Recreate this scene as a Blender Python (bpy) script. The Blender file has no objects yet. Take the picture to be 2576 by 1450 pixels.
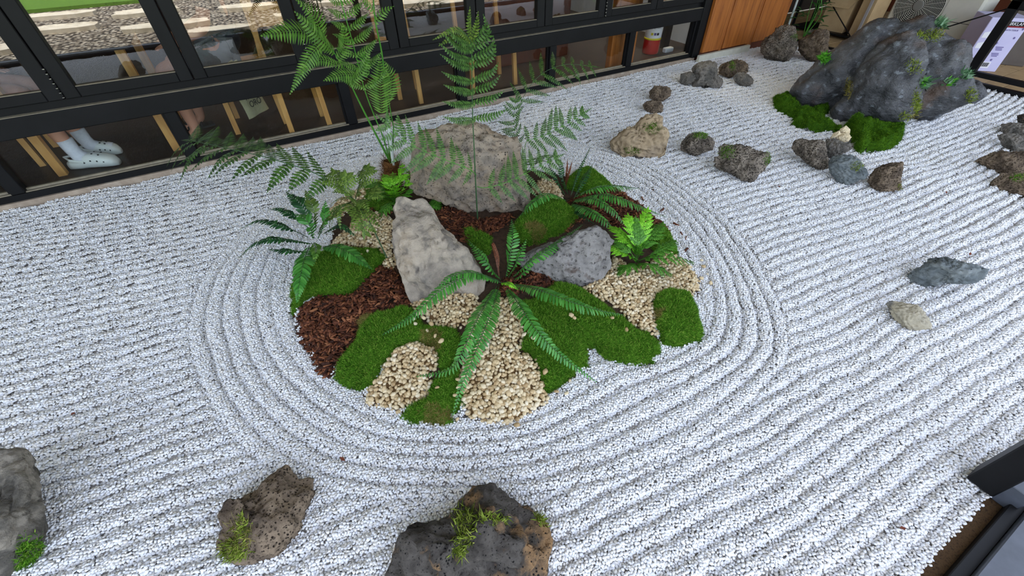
import bpy, math
import numpy as np
from mathutils import Matrix, Vector

# ---------------------------------------------------------------- camera
sc = bpy.context.scene
COL = sc.collection
FPX, PIT, ROL, YAW, CAMH = 1060.3, math.radians(43.4), math.radians(.943), math.radians(61.05), 1.4
_cp, _sp = math.cos(PIT), math.sin(PIT)
_R = np.array([1, 0, 0.]); _D = np.array([0, -_sp, -_cp]); _F = np.array([0, _cp, -_sp])
_c, _s = math.cos(ROL), math.sin(ROL)
_R, _D = _c * _R + _s * _D, -_s * _R + _c * _D
_M = np.array([[math.sin(YAW), math.cos(YAW), 0], [-math.cos(YAW), math.sin(YAW), 0], [0, 0, 1.]])
_R, _D, _F = _M @ _R, _M @ _D, _M @ _F
CAM = np.array([0, 0, CAMH])
cam = bpy.data.cameras.new('camera')
cam.sensor_fit = 'HORIZONTAL'; cam.sensor_width = 36.0
cam.lens = FPX / 2576 * 36.0
cam.clip_start = 0.02; cam.clip_end = 200
camo = bpy.data.objects.new('camera', cam)
COL.objects.link(camo)
m3 = np.stack([_R, -_D, -_F], axis=1)
mw = Matrix.Identity(4)
for i in range(3):
    for j in range(3):
        mw[i][j] = float(m3[i, j])
    mw[i][3] = float(CAM[i])
camo.matrix_world = mw
sc.camera = camo

# ---------------------------------------------------------------- light
world = bpy.data.worlds.new('sky_world'); sc.world = world
world.use_nodes = True
wn = world.node_tree
for n in list(wn.nodes): wn.nodes.remove(n)
sky = wn.nodes.new('ShaderNodeTexSky'); sky.sky_type = 'NISHITA'
sky.sun_disc = False; sky.sun_elevation = math.radians(62); sky.sun_rotation = math.radians(0)
sky.air_density = 1.0; sky.dust_density = 2.5; sky.ozone_density = 1.0
hsv = wn.nodes.new('ShaderNodeHueSaturation'); hsv.inputs['Saturation'].default_value = 0.55
bg = wn.nodes.new('ShaderNodeBackground'); bg.inputs['Strength'].default_value = 1.0
wo = wn.nodes.new('ShaderNodeOutputWorld')
wn.links.new(sky.outputs[0], hsv.inputs['Color']); wn.links.new(hsv.outputs[0], bg.inputs['Color']); wn.links.new(bg.outputs[0], wo.inputs['Surface'])
sun = bpy.data.lights.new('sun', 'SUN'); sun.energy = 13.0; sun.angle = math.radians(0.6); sun.color = (1.0, 0.96, 0.88)
suno = bpy.data.objects.new('sun', sun); COL.objects.link(suno)
suno.rotation_euler = Vector((0.10, -0.20, -1.0)).to_track_quat('-Z', 'Y').to_euler()
sc.view_settings.view_transform = 'Standard'; sc.view_settings.look = 'None'
sc.view_settings.exposure = -0.08; sc.view_settings.gamma = 1.0; sc.view_settings.use_curve_mapping = False
sc.cycles.use_denoising = True
sc.cycles.max_bounces = 7; sc.cycles.diffuse_bounces = 3; sc.cycles.glossy_bounces = 4; sc.cycles.transparent_max_bounces = 12
sc.cycles.caustics_reflective = False; sc.cycles.caustics_refractive = False

# ---------------------------------------------------------------- helpers
def _ray(x, y): return (x - 1288) * _R + (y - 725) * _D + FPX * _F
def G(x, y, z=0.0):                       # point of the place at height z seen at photo position x, y
    d = _ray(x, y); return CAM + (z - CAMH) / d[2] * d
def WY(x, y, Y):
    d = _ray(x, y); return CAM + Y / d[1] * d
def WX(x, y, X):
    d = _ray(x, y); return CAM + X / d[0] * d
def PX(p):
    v = np.asarray(p, float) - CAM; z = v @ _F
    return np.stack([1288 + FPX * (v @ _R) / z, 725 + FPX * (v @ _D) / z], -1)

_rs = np.random.RandomState
_perm = _rs(7).permutation(256); _perm = np.concatenate([_perm, _perm, _perm])
_grad = _rs(8).normal(size=(256, 3)); _grad /= np.linalg.norm(_grad, axis=1)[:, None]
def perlin(p):
    p = np.asarray(p, float); i = np.floor(p).astype(int); f = p - i; i &= 255
    u = f * f * f * (f * (f * 6 - 15) + 10)
    out = 0
    for a in (0, 1):
        for b in (0, 1):
            for c in (0, 1):
                h = _perm[_perm[_perm[(i[:, 0] + a) & 255] + ((i[:, 1] + b) & 255)] + ((i[:, 2] + c) & 255)]
                g = _grad[h]
                d = (g * (f - np.array([a, b, c]))).sum(1)
                w = (u[:, 0] if a else 1 - u[:, 0]) * (u[:, 1] if b else 1 - u[:, 1]) * (u[:, 2] if c else 1 - u[:, 2])
                out = out + w * d
    return out * 1.5
def fbm(p, sc_, octv=4, gain=.5, lac=2.03):
    p = np.asarray(p, float) * sc_; a = 1.0; o = 0
    for k in range(octv):
        o = o + a * perlin(p + 17.3 * k); p = p * lac; a *= gain
    return o
def noise2(x, y, s, octv=3, seed=0.0):
    x = np.asarray(x, float); sh = x.shape
    p = np.stack([x.ravel(), np.asarray(y, float).ravel(), np.full(x.size, seed + .37)], 1)
    return fbm(p, s, octv).reshape(sh)

def inpoly(x, y, poly):
    x = np.asarray(x, float); y = np.asarray(y, float); r = np.zeros(x.shape, bool); n = len(poly)
    for k in range(n):
        x1, y1 = poly[k][0], poly[k][1]; x2, y2 = poly[(k + 1) % n][0], poly[(k + 1) % n][1]
        if y1 == y2: continue
        c = ((y1 > y) != (y2 > y)) & (x < (x2 - x1) * (y - y1) / (y2 - y1) + x1)
        r ^= c
    return r
def polydist(x, y, poly):
    d = np.full(np.shape(x), 9e9); n = len(poly)
    for k in range(n):
        ax, ay = poly[k][0], poly[k][1]; bx, by = poly[(k + 1) % n][0], poly[(k + 1) % n][1]
        vx, vy = bx - ax, by - ay; l2 = vx * vx + vy * vy + 1e-12
        t = np.clip(((x - ax) * vx + (y - ay) * vy) / l2, 0, 1)
        d = np.minimum(d, np.hypot(x - ax - t * vx, y - ay - t * vy))
    return d
def sstep(t): t = np.clip(t, 0, 1); return t * t * (3 - 2 * t)

def link(o, parent=None):
    COL.objects.link(o)
    if parent is not None: o.parent = parent
    return o
def tag(o, label=None, cat=None, group=None, kind=None):
    if label: o['label'] = label
    if cat: o['category'] = cat
    if group: o['group'] = group
    if kind: o['kind'] = kind
    return o
def empty(name, loc=(0, 0, 0), rz=0.0):
    o = bpy.data.objects.new(name, None); o.empty_display_size = .05
    o.location = [float(v) for v in loc]; o.rotation_euler = (0, 0, rz); COL.objects.link(o); return o
def mesh_np(name, v, f, smooth=True):
    v = np.asarray(v, np.float32); f = np.asarray(f, np.int32)
    me = bpy.data.meshes.new(name); n = f.shape[1]
    me.vertices.add(len(v)); me.vertices.foreach_set('co', v.ravel())
    me.loops.add(f.size); me.loops.foreach_set('vertex_index', f.ravel())
    me.polygons.add(len(f)); me.polygons.foreach_set('loop_start', np.arange(0, f.size, n, dtype=np.int32))
    me.polygons.foreach_set('loop_total', np.full(len(f), n, np.int32))
    if smooth: me.polygons.foreach_set('use_smooth', np.ones(len(f), bool))
    me.update(calc_edges=True); me.validate(); return me
def obj_np(name, v, f, mat, parent=None, smooth=True):
    me = mesh_np(name, v, f, smooth)
    o = bpy.data.objects.new(name, me)
    if mat: me.materials.append(mat)
    return link(o, parent)

class MB:
    """collects boxes, prisms, tubes of one material into one mesh"""
    def __init__(s): s.v = []; s.f = []
    def add(s, v, f):
        b = len(s.v); s.v += [tuple(float(q) for q in p) for p in v]; s.f += [tuple(b + i for i in q) for q in f]; return s
    def box(s, x0, x1, y0, y1, z0, z1, bev=0.0):
        if bev <= 0:
            v = [(x, y, z) for z in (z0, z1) for y in (y0, y1) for x in (x0, x1)]
            return s.add(v, [(0, 2, 3, 1), (4, 5, 7, 6), (0, 1, 5, 4), (2, 6, 7, 3), (0, 4, 6, 2), (1, 3, 7, 5)])
        b = min(bev, (x1 - x0) * .45, (y1 - y0) * .45, (z1 - z0) * .45)
        ring = lambda i, z: [(x0 + i + b, y0 + i, z), (x1 - i - b, y0 + i, z), (x1 - i, y0 + i + b, z), (x1 - i, y1 - i - b, z), (x1 - i - b, y1 - i, z), (x0 + i + b, y1 - i, z), (x0 + i, y1 - i - b, z), (x0 + i, y0 + i + b, z)]
        v = ring(b * .5, z0) + ring(0, z0 + b) + ring(0, z1 - b) + ring(b * .5, z1); f = []
        for r in range(3):
            for k in range(8): f.append((r * 8 + k, r * 8 + (k + 1) % 8, r * 8 + 8 + (k + 1) % 8, r * 8 + 8 + k))
        f.append(tuple(range(7, -1, -1))); f.append(tuple(range(24, 32)))
        return s.add(v, f)
    def beam(s, a, b, w, h, up=(0, 0, 1)):
        a = Vector([float(q) for q in a]); b = Vector([float(q) for q in b]); t = (b - a).normalized(); u = Vector(up)
        if abs(t.dot(u)) > .98: u = Vector((0, 1, 0))
        sd = t.cross(u).normalized(); u = sd.cross(t)
        v = [p + sd * (w / 2 * i) + u * (h / 2 * j) for p in (a, b) for i, j in ((-1, -1), (1, -1), (1, 1), (-1, 1))]
        return s.add(v, [(0, 3, 2, 1), (4, 5, 6, 7), (0, 1, 5, 4), (1, 2, 6, 5), (2, 3, 7, 6), (3, 0, 4, 7)])
    def tube(s, pts, r, n=10, cap=True):
        pts = [Vector([float(q) for q in p]) for p in pts]; rr = r if isinstance(r, (list, tuple, np.ndarray)) else [r] * len(pts)
        v = []; f = []; u = None
        for i, p in enumerate(pts):
            t = (pts[min(i + 1, len(pts) - 1)] - pts[max(i - 1, 0)]).normalized()
            if u is None:
                u = t.orthogonal().normalized()
            u = (u - t * u.dot(t)).normalized(); w = t.cross(u)
            for k in range(n):
                a = 2 * math.pi * k / n
                v.append(p + (u * math.cos(a) + w * math.sin(a)) * float(rr[i]))
        for i in range(len(pts) - 1):
            for k in range(n):
                f.append((i * n + k, i * n + (k + 1) % n, i * n + n + (k + 1) % n, i * n + n + k))
        if cap: f.append(tuple(range(n - 1, -1, -1))); f.append(tuple(range(len(v) - n, len(v))))
        return s.add(v, f)
    def lathe(s, prof, c=(0, 0, 0), n=20):
        v = []; f = []
        for r, z in prof:
            for k in range(n):
                a = 2 * math.pi * k / n; v.append((c[0] + r * math.cos(a), c[1] + r * math.sin(a), c[2] + z))
        for i in range(len(prof) - 1):
            for k in range(n): f.append((i * n + k, i * n + (k + 1) % n, i * n + n + (k + 1) % n, i * n + n + k))
        f.append(tuple(range(n - 1, -1, -1))); f.append(tuple(range(len(v) - n, len(v))))
        return s.add(v, f)
    def prism(s, poly, z0, z1):
        n = len(poly); v = [(p[0], p[1], z0) for p in poly] + [(p[0], p[1], z1) for p in poly]
        f = [tuple(range(n - 1, -1, -1)), tuple(range(n, 2 * n))] + [(k, (k + 1) % n, n + (k + 1) % n, n + k) for k in range(n)]
        return s.add(v, f)
    def build(s, name, mat, parent=None, smooth=False):
        me = bpy.data.meshes.new(name); me.from_pydata(s.v, [], s.f); me.update()
        if smooth: me.polygons.foreach_set('use_smooth', np.ones(len(me.polygons), bool))
        if mat: me.materials.append(mat)
        return link(bpy.data.objects.new(name, me), parent)

# ---------------------------------------------------------------- materials
MATS = {}
def lin(c):
    return tuple((v / 255 / 12.92 if v / 255 <= .04045 else ((v / 255 + .055) / 1.055) ** 2.4) for v in c) + (1.0,)
def nmat(name, cols, scale=8.0, detail=5.0, rough=.8, bump=None, spec=.3, coord='Object', stretch=None, distort=0.0, metal=0.0, extra=None, pos=None, trans=0.0):
    """principled material: noise between sRGB colours, optional bump list of (type, scale, strength, distance)"""
    m = bpy.data.materials.new(name); m.use_nodes = True; t = m.node_tree; N = t.nodes; L = t.links
    b = N['Principled BSDF']; b.inputs['Roughness'].default_value = rough; b.inputs['Metallic'].default_value = metal
    b.inputs['Specular IOR Level'].default_value = spec
    tc = N.new('ShaderNodeTexCoord'); vec = tc.outputs[coord]
    if stretch:
        mp = N.new('ShaderNodeMapping'); mp.inputs['Scale'].default_value = stretch; L.new(vec, mp.inputs[0]); vec = mp.outputs[0]
    if len(cols) == 1:
        b.inputs['Base Color'].default_value = lin(cols[0]); colout = None
    else:
        nz = N.new('ShaderNodeTexNoise'); nz.inputs['Scale'].default_value = scale; nz.inputs['Detail'].default_value = detail
        nz.inputs['Roughness'].default_value = .62; nz.inputs['Distortion'].default_value = distort
        L.new(vec, nz.inputs['Vector'])
        cr = N.new('ShaderNodeValToRGB'); el = cr.color_ramp.elements
        n = len(cols)
        while len(el) < n: el.new(.5)
        for k, c in enumerate(cols):
            el[k].position = pos[k] if pos else .3 + .4 * k / (n - 1); el[k].color = lin(c)
        L.new(nz.outputs['Fac'], cr.inputs[0]); colout = cr.outputs[0]; L.new(colout, b.inputs['Base Color'])
    nrm = None
    for typ, s, st, dist in (bump or []):
        if typ == 'noise':
            x = N.new('ShaderNodeTexNoise'); x.inputs['Scale'].default_value = s; x.inputs['Detail'].default_value = 6; x.inputs['Roughness'].default_value = .65; o = x.outputs['Fac']
        elif typ == 'voro':
            x = N.new('ShaderNodeTexVoronoi'); x.inputs['Scale'].default_value = s; o = x.outputs['Distance']
        elif typ == 'pits':
            x = N.new('ShaderNodeTexVoronoi'); x.inputs['Scale'].default_value = s
            r = N.new('ShaderNodeMapRange'); r.inputs[1].default_value = .05; r.inputs[2].default_value = .33; L.new(x.outputs['Distance'], r.inputs[0]); o = r.outputs[0]
        elif typ == 'wave':
            x = N.new('ShaderNodeTexWave'); x.inputs['Scale'].default_value = s; x.inputs['Distortion'].default_value = 6; x.inputs['Detail'].default_value = 4; o = x.outputs['Fac']
        L.new(vec, x.inputs['Vector'])
        bp = N.new('ShaderNodeBump'); bp.inputs['Strength'].default_value = st; bp.inputs['Distance'].default_value = dist
        L.new(o, bp.inputs['Height'])
        if nrm: L.new(nrm, bp.inputs['Normal'])
        nrm = bp.outputs[0]
    if nrm: L.new(nrm, b.inputs['Normal'])
    if extra: extra(m, N, L, b, vec, colout)
    MATS[name] = m
    return m
def mix_in(N, L, b, colout, fac, col, mode='MIX'):
    """mix colour col over the base colour by fac socket"""
    mx = N.new('ShaderNodeMix'); mx.data_type = 'RGBA'; mx.blend_type = mode
    L.new(fac, mx.inputs[0])
    if colout: L.new(colout, mx.inputs[6])
    else: mx.inputs[6].default_value = b.inputs['Base Color'].default_value
    mx.inputs[7].default_value = lin(col)
    L.new(mx.outputs[2], b.inputs['Base Color']); return mx.outputs[2]
def island_ramp(cols, pos=None):
    """extra: base colour from random per piece"""
    def f(m, N, L, b, vec, colout):
        g = N.new('ShaderNodeNewGeometry'); cr = N.new('ShaderNodeValToRGB'); el = cr.color_ramp.elements
        while len(el) < len(cols): el.new(.5)
        for k, c in enumerate(cols):
            el[k].position = pos[k] if pos else k / (len(cols) - 1); el[k].color = lin(c)
        L.new(g.outputs['Random Per Island'], cr.inputs[0]); L.new(cr.outputs[0], b.inputs['Base Color'])
    return f
def object_ramp(cols):
    def f(m, N, L, b, vec, colout):
        g = N.new('ShaderNodeObjectInfo'); cr = N.new('ShaderNodeValToRGB'); el = cr.color_ramp.elements
        while len(el) < len(cols): el.new(.5)
        for k, c in enumerate(cols): el[k].position = k / (len(cols) - 1); el[k].color = lin(c)
        L.new(g.outputs['Random'], cr.inputs[0]); L.new(cr.outputs[0], b.inputs['Base Color'])
    return f
def glass_mat(name, tint=(.93, .95, .94), ior=1.75):
    m = bpy.data.materials.new(name); m.use_nodes = True; t = m.node_tree; N = t.nodes; L = t.links
    for n in list(N): N.remove(n)
    tr = N.new('ShaderNodeBsdfTransparent'); tr.inputs[0].default_value = tint + (1,)
    gl = N.new('ShaderNodeBsdfGlossy'); gl.inputs['Roughness'].default_value = 0.0; gl.inputs['Color'].default_value = (1, 1, 1, 1)
    fr = N.new('ShaderNodeFresnel'); ge = N.new('ShaderNodeNewGeometry'); mr = N.new('ShaderNodeMapRange')   # same reflectance on both faces of the pane
    mr.inputs[3].default_value = ior; mr.inputs[4].default_value = 1 / ior; L.new(ge.outputs['Backfacing'], mr.inputs[0]); L.new(mr.outputs[0], fr.inputs['IOR'])
    mx = N.new('ShaderNodeMixShader'); o = N.new('ShaderNodeOutputMaterial')
    L.new(fr.outputs[0], mx.inputs[0]); L.new(tr.outputs[0], mx.inputs[1]); L.new(gl.outputs[0], mx.inputs[2]); L.new(mx.outputs[0], o.inputs[0])
    MATS[name] = m; return m
# ================================================================ materials of the setting
nmat('black_metal', [(12, 12, 13), (19, 19, 21)], 6, rough=.5, spec=.2)
nmat('grey_metal', [(62, 66, 74), (80, 84, 94)], 14, rough=.5, spec=.5)
nmat('dusty_lit_edge', [(150, 140, 120), (122, 114, 98)], 25, rough=.85)  # tan dust, with the light on upward edges put into the colour
nmat('alu', [(150, 148, 140), (120, 118, 110)], 12, rough=.4, metal=.6)
nmat('concrete', [(176, 160, 142), (150, 134, 118), (186, 172, 156)], 9, rough=.9, bump=[('noise', 60, .3, .004)])
nmat('hinge_metal', [(200, 200, 200)], rough=.25, metal=1.0)
nmat('plaster', [(205, 203, 198), (190, 188, 182)], 4, rough=.9)
nmat('white_wall', [(188, 194, 205), (172, 178, 190)], 5, rough=.8)
nmat('skirting', [(214, 212, 196), (196, 194, 180)], 15, rough=.6)
nmat('wood_panel', [(120, 66, 26), (158, 92, 38), (176, 108, 48)], 3.0, 6, rough=.42, spec=.4, stretch=(9, 9, .7), distort=.8)
nmat('wood_leg', [(176, 122, 60), (200, 148, 82), (214, 166, 98)], 3.0, 6, rough=.5, stretch=(9, 9, 1.0), distort=.5)
nmat('inside_floor', [(44, 34, 28), (60, 46, 37), (36, 28, 24)], 3, 6, rough=.45, stretch=(1, 9, 1))
nmat('dark_wall', [(46, 38, 32), (58, 48, 40)], 2, rough=.7)
nmat('brown_panel', [(104, 54, 34), (84, 44, 28)], 3, 5, rough=.5, stretch=(8, 8, .8))
nmat('deck_wood', [(150, 122, 86), (174, 146, 106), (132, 106, 74)], 3, 6, rough=.6, stretch=(9, 1, 4), distort=.5)
nmat('soil', [(52, 38, 28), (74, 56, 42), (40, 30, 24)], 30, rough=.95, bump=[('noise', 60, .8, .01)])
nmat('gravel_bed', [(180, 174, 168), (158, 151, 144)], 40, rough=.95)
nmat('shaded_coir', [(62, 44, 28), (96, 72, 46), (44, 32, 22)], 120, rough=.95, bump=[('noise', 220, 1.0, .006)])  # brown of the coir strip, with the shade beside the sill put into it
nmat('white_grain', [(235, 235, 238)], rough=.62, spec=.35, extra=island_ramp([(196, 190, 184), (226, 225, 226), (236, 237, 241), (243, 243, 245), (232, 226, 216)], [0, .12, .4, .8, 1]))
def _pebbly(m, N, L, b, vec, colout):
    x = N.new('ShaderNodeTexVoronoi'); x.inputs['Scale'].default_value = 19; L.new(vec, x.inputs['Vector'])
    cr = N.new('ShaderNodeValToRGB'); el = cr.color_ramp.elements
    for c in range(3): el.new(.5)
    for k, (p, c) in enumerate(((0, (120, 108, 94)), (.3, (172, 158, 138)), (.6, (206, 194, 174)), (.85, (226, 216, 198)), (1, (150, 140, 128)))): el[k].position = p; el[k].color = lin(c)
    sp = N.new('ShaderNodeSeparateColor'); L.new(x.outputs['Color'], sp.inputs[0]); L.new(sp.outputs[0], cr.inputs[0])
    r = N.new('ShaderNodeMapRange'); r.inputs[1].default_value = .38; r.inputs[2].default_value = .62; L.new(x.outputs['Distance'], r.inputs[0])
    mix_in(N, L, b, cr.outputs[0], r.outputs[0], (62, 54, 46))
nmat('garden_gravel', [(180, 170, 150)], rough=.9, bump=[('voro', 19, 1.0, .05)], extra=_pebbly)
nmat('slab_stone', [(214, 200, 176), (230, 220, 200), (196, 182, 158)], 4, rough=.85, bump=[('noise', 12, .4, .01)])
nmat('grass_mat', [(86, 130, 40), (120, 164, 58), (66, 104, 34)], 30, rough=.9, bump=[('noise', 120, 1.0, .02)])
glass_mat('glass', ior=1.9); glass_mat('clear_glass', ior=1.45)

YW = 3.47          # face of the window wall
XE = 5.84          # the open end of the bed
def struct(name, mb, mat, parent=None, label=None, cat=None):
    o = mb.build(name, MATS[mat], parent)
    if parent is None: tag(o, label, cat, kind='structure')
    return o

# ---------------------------------------------------------------- raked gravel field
ISL = [(722, 775), (722, 700), (738, 650), (765, 600), (800, 530), (860, 480), (920, 455), (990, 440), (1040, 420), (1150, 400), (1300, 395), (1400, 405), (1450, 418), (1490, 415), (1540, 455), (1600, 490), (1650, 530), (1690, 570), (1710, 620), (1728, 640), (1758, 690), (1757, 720), (1752, 738), (1768, 765), (1774, 800), (1767, 845), (1700, 865), (1670, 892), (1600, 903), (1560, 892), (1520, 876), (1484, 872), (1474, 905), (1478, 930), (1425, 955), (1380, 972), (1350, 1010), (1290, 1050), (1230, 1045), (1180, 1032), (1160, 1048), (1100, 1055), (1040, 1055), (1005, 1040), (998, 1020), (960, 1005), (920, 1000), (895, 960), (835, 945), (795, 920), (785, 890), (750, 855), (745, 800)]
ISLW = [G(x, y)[:2] for x, y in ISL]
IC = G(1250, 735)[:2]
def radial(poly):
    a = np.array([math.atan2(p[1] - IC[1], p[0] - IC[0]) for p in poly]); r = np.array([math.hypot(p[0] - IC[0], p[1] - IC[1]) for p in poly])
    o = np.argsort(a); a, r = a[o], r[o]
    return np.concatenate([a - 2 * np.pi, a, a + 2 * np.pi]), np.tile(r, 3)
_ia, _ir = radial(ISLW)
RING = [(515, 690), (488, 740), (472, 810), (480, 900), (512, 990), (560, 1075), (640, 1160), (745, 1215), (880, 1248), (1050, 1262), (1250, 1255), (1450, 1225), (1640, 1170), (1800, 1090), (1920, 985), (1985, 890), (1975, 800), (1925, 690), (1860, 590), (1790, 520), (1700, 450), (1590, 390), (1480, 362), (1300, 350), (1100, 360), (950, 390), (800, 440), (680, 520), (580, 610)]
_ra, _rr = radial([G(x, y)[:2] for x, y in RING])
_ga = np.linspace(-np.pi, np.pi, 721); _gk = np.exp(-(np.arange(-60, 61) / 26.0) ** 2); _gk /= _gk.sum()
_gs = np.convolve(np.concatenate([np.interp(_ga, _ia, _ir)[:-1]] * 3), _gk, 'same')[720:1440]; _gs = np.append(_gs, _gs[0])      # rings ignore the small notches of the island
def island_t(x, y):
    dx, dy = x - IC[0], y - IC[1]; a = np.arctan2(dy, dx); r = np.hypot(dx, dy)
    return r / np.interp(a, _ia, _ir)
def ring_t(x, y):
    dx, dy = x - IC[0], y - IC[1]; a = np.arctan2(dy, dx); r = np.hypot(dx, dy)
    ri, ro = np.interp(a, _ga, _gs), np.interp(a, _ra, _rr)
    return (r - ri) / np.maximum(ro - ri, .05)
# slope of the rake lines seen at photo positions -> smooth field whose level lines they are
SL = [(140, 785, -.209), (380, 741, -.15), (125, 906, -.16), (350, 863, -.228), (135, 970, -.167), (370, 915, -.30), (180, 556, -.16), (150, 1118, -.27), (330, 1065, -.39), (450, 1060, -.35), (330, 1260, -.36), (450, 1310, -.35), (180, 1400, -.4), (300, 500, -.18), (600, 480, -.18), (900, 385, -.2), (1500, 260, -.2), (1790, 287, -.16), (1930, 420, -.2), (1950, 535, -.22), (2040, 600, -.32), (2100, 680, -.37), (2130, 760, -.42), (2400, 520, -.5), (2500, 600, -.6), (2055, 1120, -.66), (1765, 1243, -.5), (2220, 1222, -.75), (1683, 1388, -.46), (2220, 995, -.62), (1680, 1000, -.44), (1600, 1260, -.45), (2350, 900, -.66), (1200, 1420, -.4), (2450, 330, -.38), (1650, 200, -.2), (800, 1430, -.4), (600, 1250, -.36)]
def _basis(x, y):
    u, v = (x - 1.8) / 3.5, (y - 1.5) / 2.0
    B, Bx, By = [], [], []
    for i in range(5):
        for j in range(5 - i):
            if i + j == 0: continue
            B.append(u ** i * v ** j)
            Bx.append((i * u ** (i - 1) if i else 0 * u) * v ** j / 3.5); By.append(u ** i * (j * v ** (j - 1) if j else 0 * v) / 2.0)
    return np.array(B), np.array(Bx), np.array(By)
_A, _b = [], []
for x, y, s in SL:
    p = G(x, y)[:2]; q = G(x + 8, y + 8 * s)[:2]; d = (q - p) / np.linalg.norm(q - p); n = np.array([-d[1], d[0]]); n = n if n[1] > 0 else -n
    _, bx, by = _basis(p[0], p[1])
    _A.append(bx * d[0] + by * d[1]); _b.append(0.0)
    _A.append(.5 * (bx * n[0] + by * n[1])); _b.append(.5 / .058)
_A = np.array(_A); _w = np.linalg.solve(_A.T @ _A + 2e-4 * np.eye(_A.shape[1]), _A.T @ np.array(_b))
STONES = []        # filled with ground footprints (x, y, r) of the rocks that stand in the gravel
def gravel_z(x, y):
    x = np.asarray(x, float); y = np.asarray(y, float); sh = x.shape; xr, yr = x.ravel(), y.ravel()
    wob = .17 * noise2(xr, yr, 2.4, 3, 3.0)
    phi = _basis(xr, yr)[0].T @ _w + wob * 1.7 + .45 * noise2(xr, yr, .8, 2, 31.0)
    rt = ring_t(xr, yr); phr = 6.0 * rt + wob
    ring = rt < 1.0
    ph = np.where(ring, phr, phi)
    w = .5 + .5 * np.cos(2 * np.pi * ph); prof = 1 - 2.2 * w ** 2.3           # narrow furrows, broad ridges
    amp = .0074 * (.85 + .4 * noise2(xr, yr, 1.3, 2, 9.0)) * (1 + .6 * sstep((np.hypot(xr, yr) - 1.6) / 1.8))
    amp = amp * sstep((rt - .02) / .25) * np.where(ring, sstep((1.04 - rt) / .10), sstep((rt - .97) / .08))
    back = sstep((yr - 2.05) / .5) * np.where(ring, 1, 0)
    amp = amp * (1 - .85 * back)
    z = amp * prof + .006 * noise2(xr, yr, 3.0, 2, 21.0)
    for sx, sy, sr in STONES:
        d = np.hypot(xr - sx, yr - sy) / sr
        z = z * (1 - .7 * np.exp(-(d / 1.15) ** 4)) 
    z = z + .01 * sstep((rt + .02) / .06) - .01
    return z.reshape(sh)

def z_island(x, y):
    t = island_t(x, y)
    return .085 * np.clip(1 - t ** 2.2, 0, 1) - .004

# ---------------------------------------------------------------- shell of the place
mb = MB().box(-3.2, 4.25, 3.45, 3.62, -.12, .040, .006); struct('trim_1', mb, 'concrete', label='low concrete kerb under the black window frames', cat='kerb')
mb = MB().box(-3.2, 4.28, YW, 3.56, .040, .078); frame_bottom = struct('trim_2', mb, 'black_metal', label='black metal bottom rail of the window wall', cat='window frame')
MB().box(-3.2, 4.19, YW + .012, YW + .026, .078, .084).build('track', MATS['dusty_lit_edge'], frame_bottom)
MB().box(-3.2, 4.19, YW + .04, YW + .056, .078, .092).build('track', MATS['dusty_lit_edge'], frame_bottom)
mb = MB().box(-3.2, 4.28, YW - .02, 3.56, .392, .503, .004).box(-3.2, 4.28, YW + .02, 3.56, .503, .548); rail = struct('trim_3', mb, 'black_metal', label='black metal middle rail between the low panes and the casements', cat='window frame')
MB().box(-3.2, 4.20, YW - .016, YW + .02, .503, .506).build('ledge', MATS['dusty_lit_edge'], rail)  # pale strip: dust plus painted light on the ledge top
mb = MB().box(-3.2, 4.28, YW, 3.56, 2.1, 2.2); struct('trim_4', mb, 'black_metal', label='black metal head rail above the casements', cat='window frame')
mb = MB().box(4.19, 4.29, YW - .03, 3.58, .04, 2.72, .006); struct('trim_5', mb, 'black_metal', label='black metal corner post beside the wood panelling', cat='post')
MUL = [-2.48, -1.52, -.57, .53, 1.48, 2.388, 3.315, 4.20]
nwin = 0
for a, b_ in zip(MUL[:-1], MUL[1:]):
    nwin += 1
    w = empty('window_%d' % nwin, ((a + b_) / 2, YW, .078)); tag(w, 'low fixed pane of the window wall, showing the room floor', 'window', 'low panes of the window wall', 'structure')
    lx = lambda v: v - (a + b_) / 2
    MB().box(lx(b_) - .035, lx(b_) + .035, .005, .07, 0, .315, .004).build('mullion', MATS['black_metal'], w)
    MB().box(lx(a) + .03, lx(b_) - .03, .045, .051, .006, .322).build('pane', MATS['clear_glass'], w)
    MB().box(lx(b_) - .05, lx(b_) - .036, .03, .06, 0, .315).build('bead', MATS['black_metal'], w)
UP = [-2.95, -2.3, -1.655, -1.007, -.351, .352, 1.0, 1.641, 2.278, 2.922, 3.545, 4.19]
for k, (a, b_) in enumerate(zip(UP[:-1], UP[1:])):
    nwin += 1; hinged_left = (k % 2 == 1)
    w = empty('window_%d' % nwin, ((a + b_) / 2, YW, .55)); tag(w, 'black framed casement window with glass reflecting the garden', 'window', 'casements above the middle rail', 'structure')
    h = (b_ - a) / 2 - .003; H2 = 1.55
    for nm, q in (('stile', (-h, -h + .074, -.005, .05, 0, H2)), ('stile', (h - .074, h, -.005, .05, 0, H2)), ('sash_rail', (-h + .074, h - .074, -.005, .05, 0, .055)), ('sash_rail', (-h + .074, h - .074, -.005, .05, H2 - .06, H2))):
        MB().box(*q, bev=.004).build(nm, MATS['black_metal'], w)
    MB().box(-h + .074, h - .074, .002, .02, .055, .0585).build('bead', MATS['dusty_lit_edge'], w)  # pale strip: dust and the light on the sash ledge, both in its colour
    MB().box(-h + .07, h - .07, .022, .028, .05, H2 - .05).build('pane', MATS['glass'], w)
    if k % 2 == 1:
        hg = MB()
        for z in np.linspace(.02, .15, 6): hg.tube([(-h - .003, -.012, z), (-h - .003, -.012, z + .018)], .006, 8)
        hg.build('hinge', MATS['black_metal'], w)
        hc = MB()
        for z in np.linspace(.012, .162, 7): hc.tube([(-h - .003, -.0125, z), (-h - .003, -.0125, z + .004)], .0068, 8)
        hc.build('hinge_pin', MATS['hinge_metal'], w)
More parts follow.
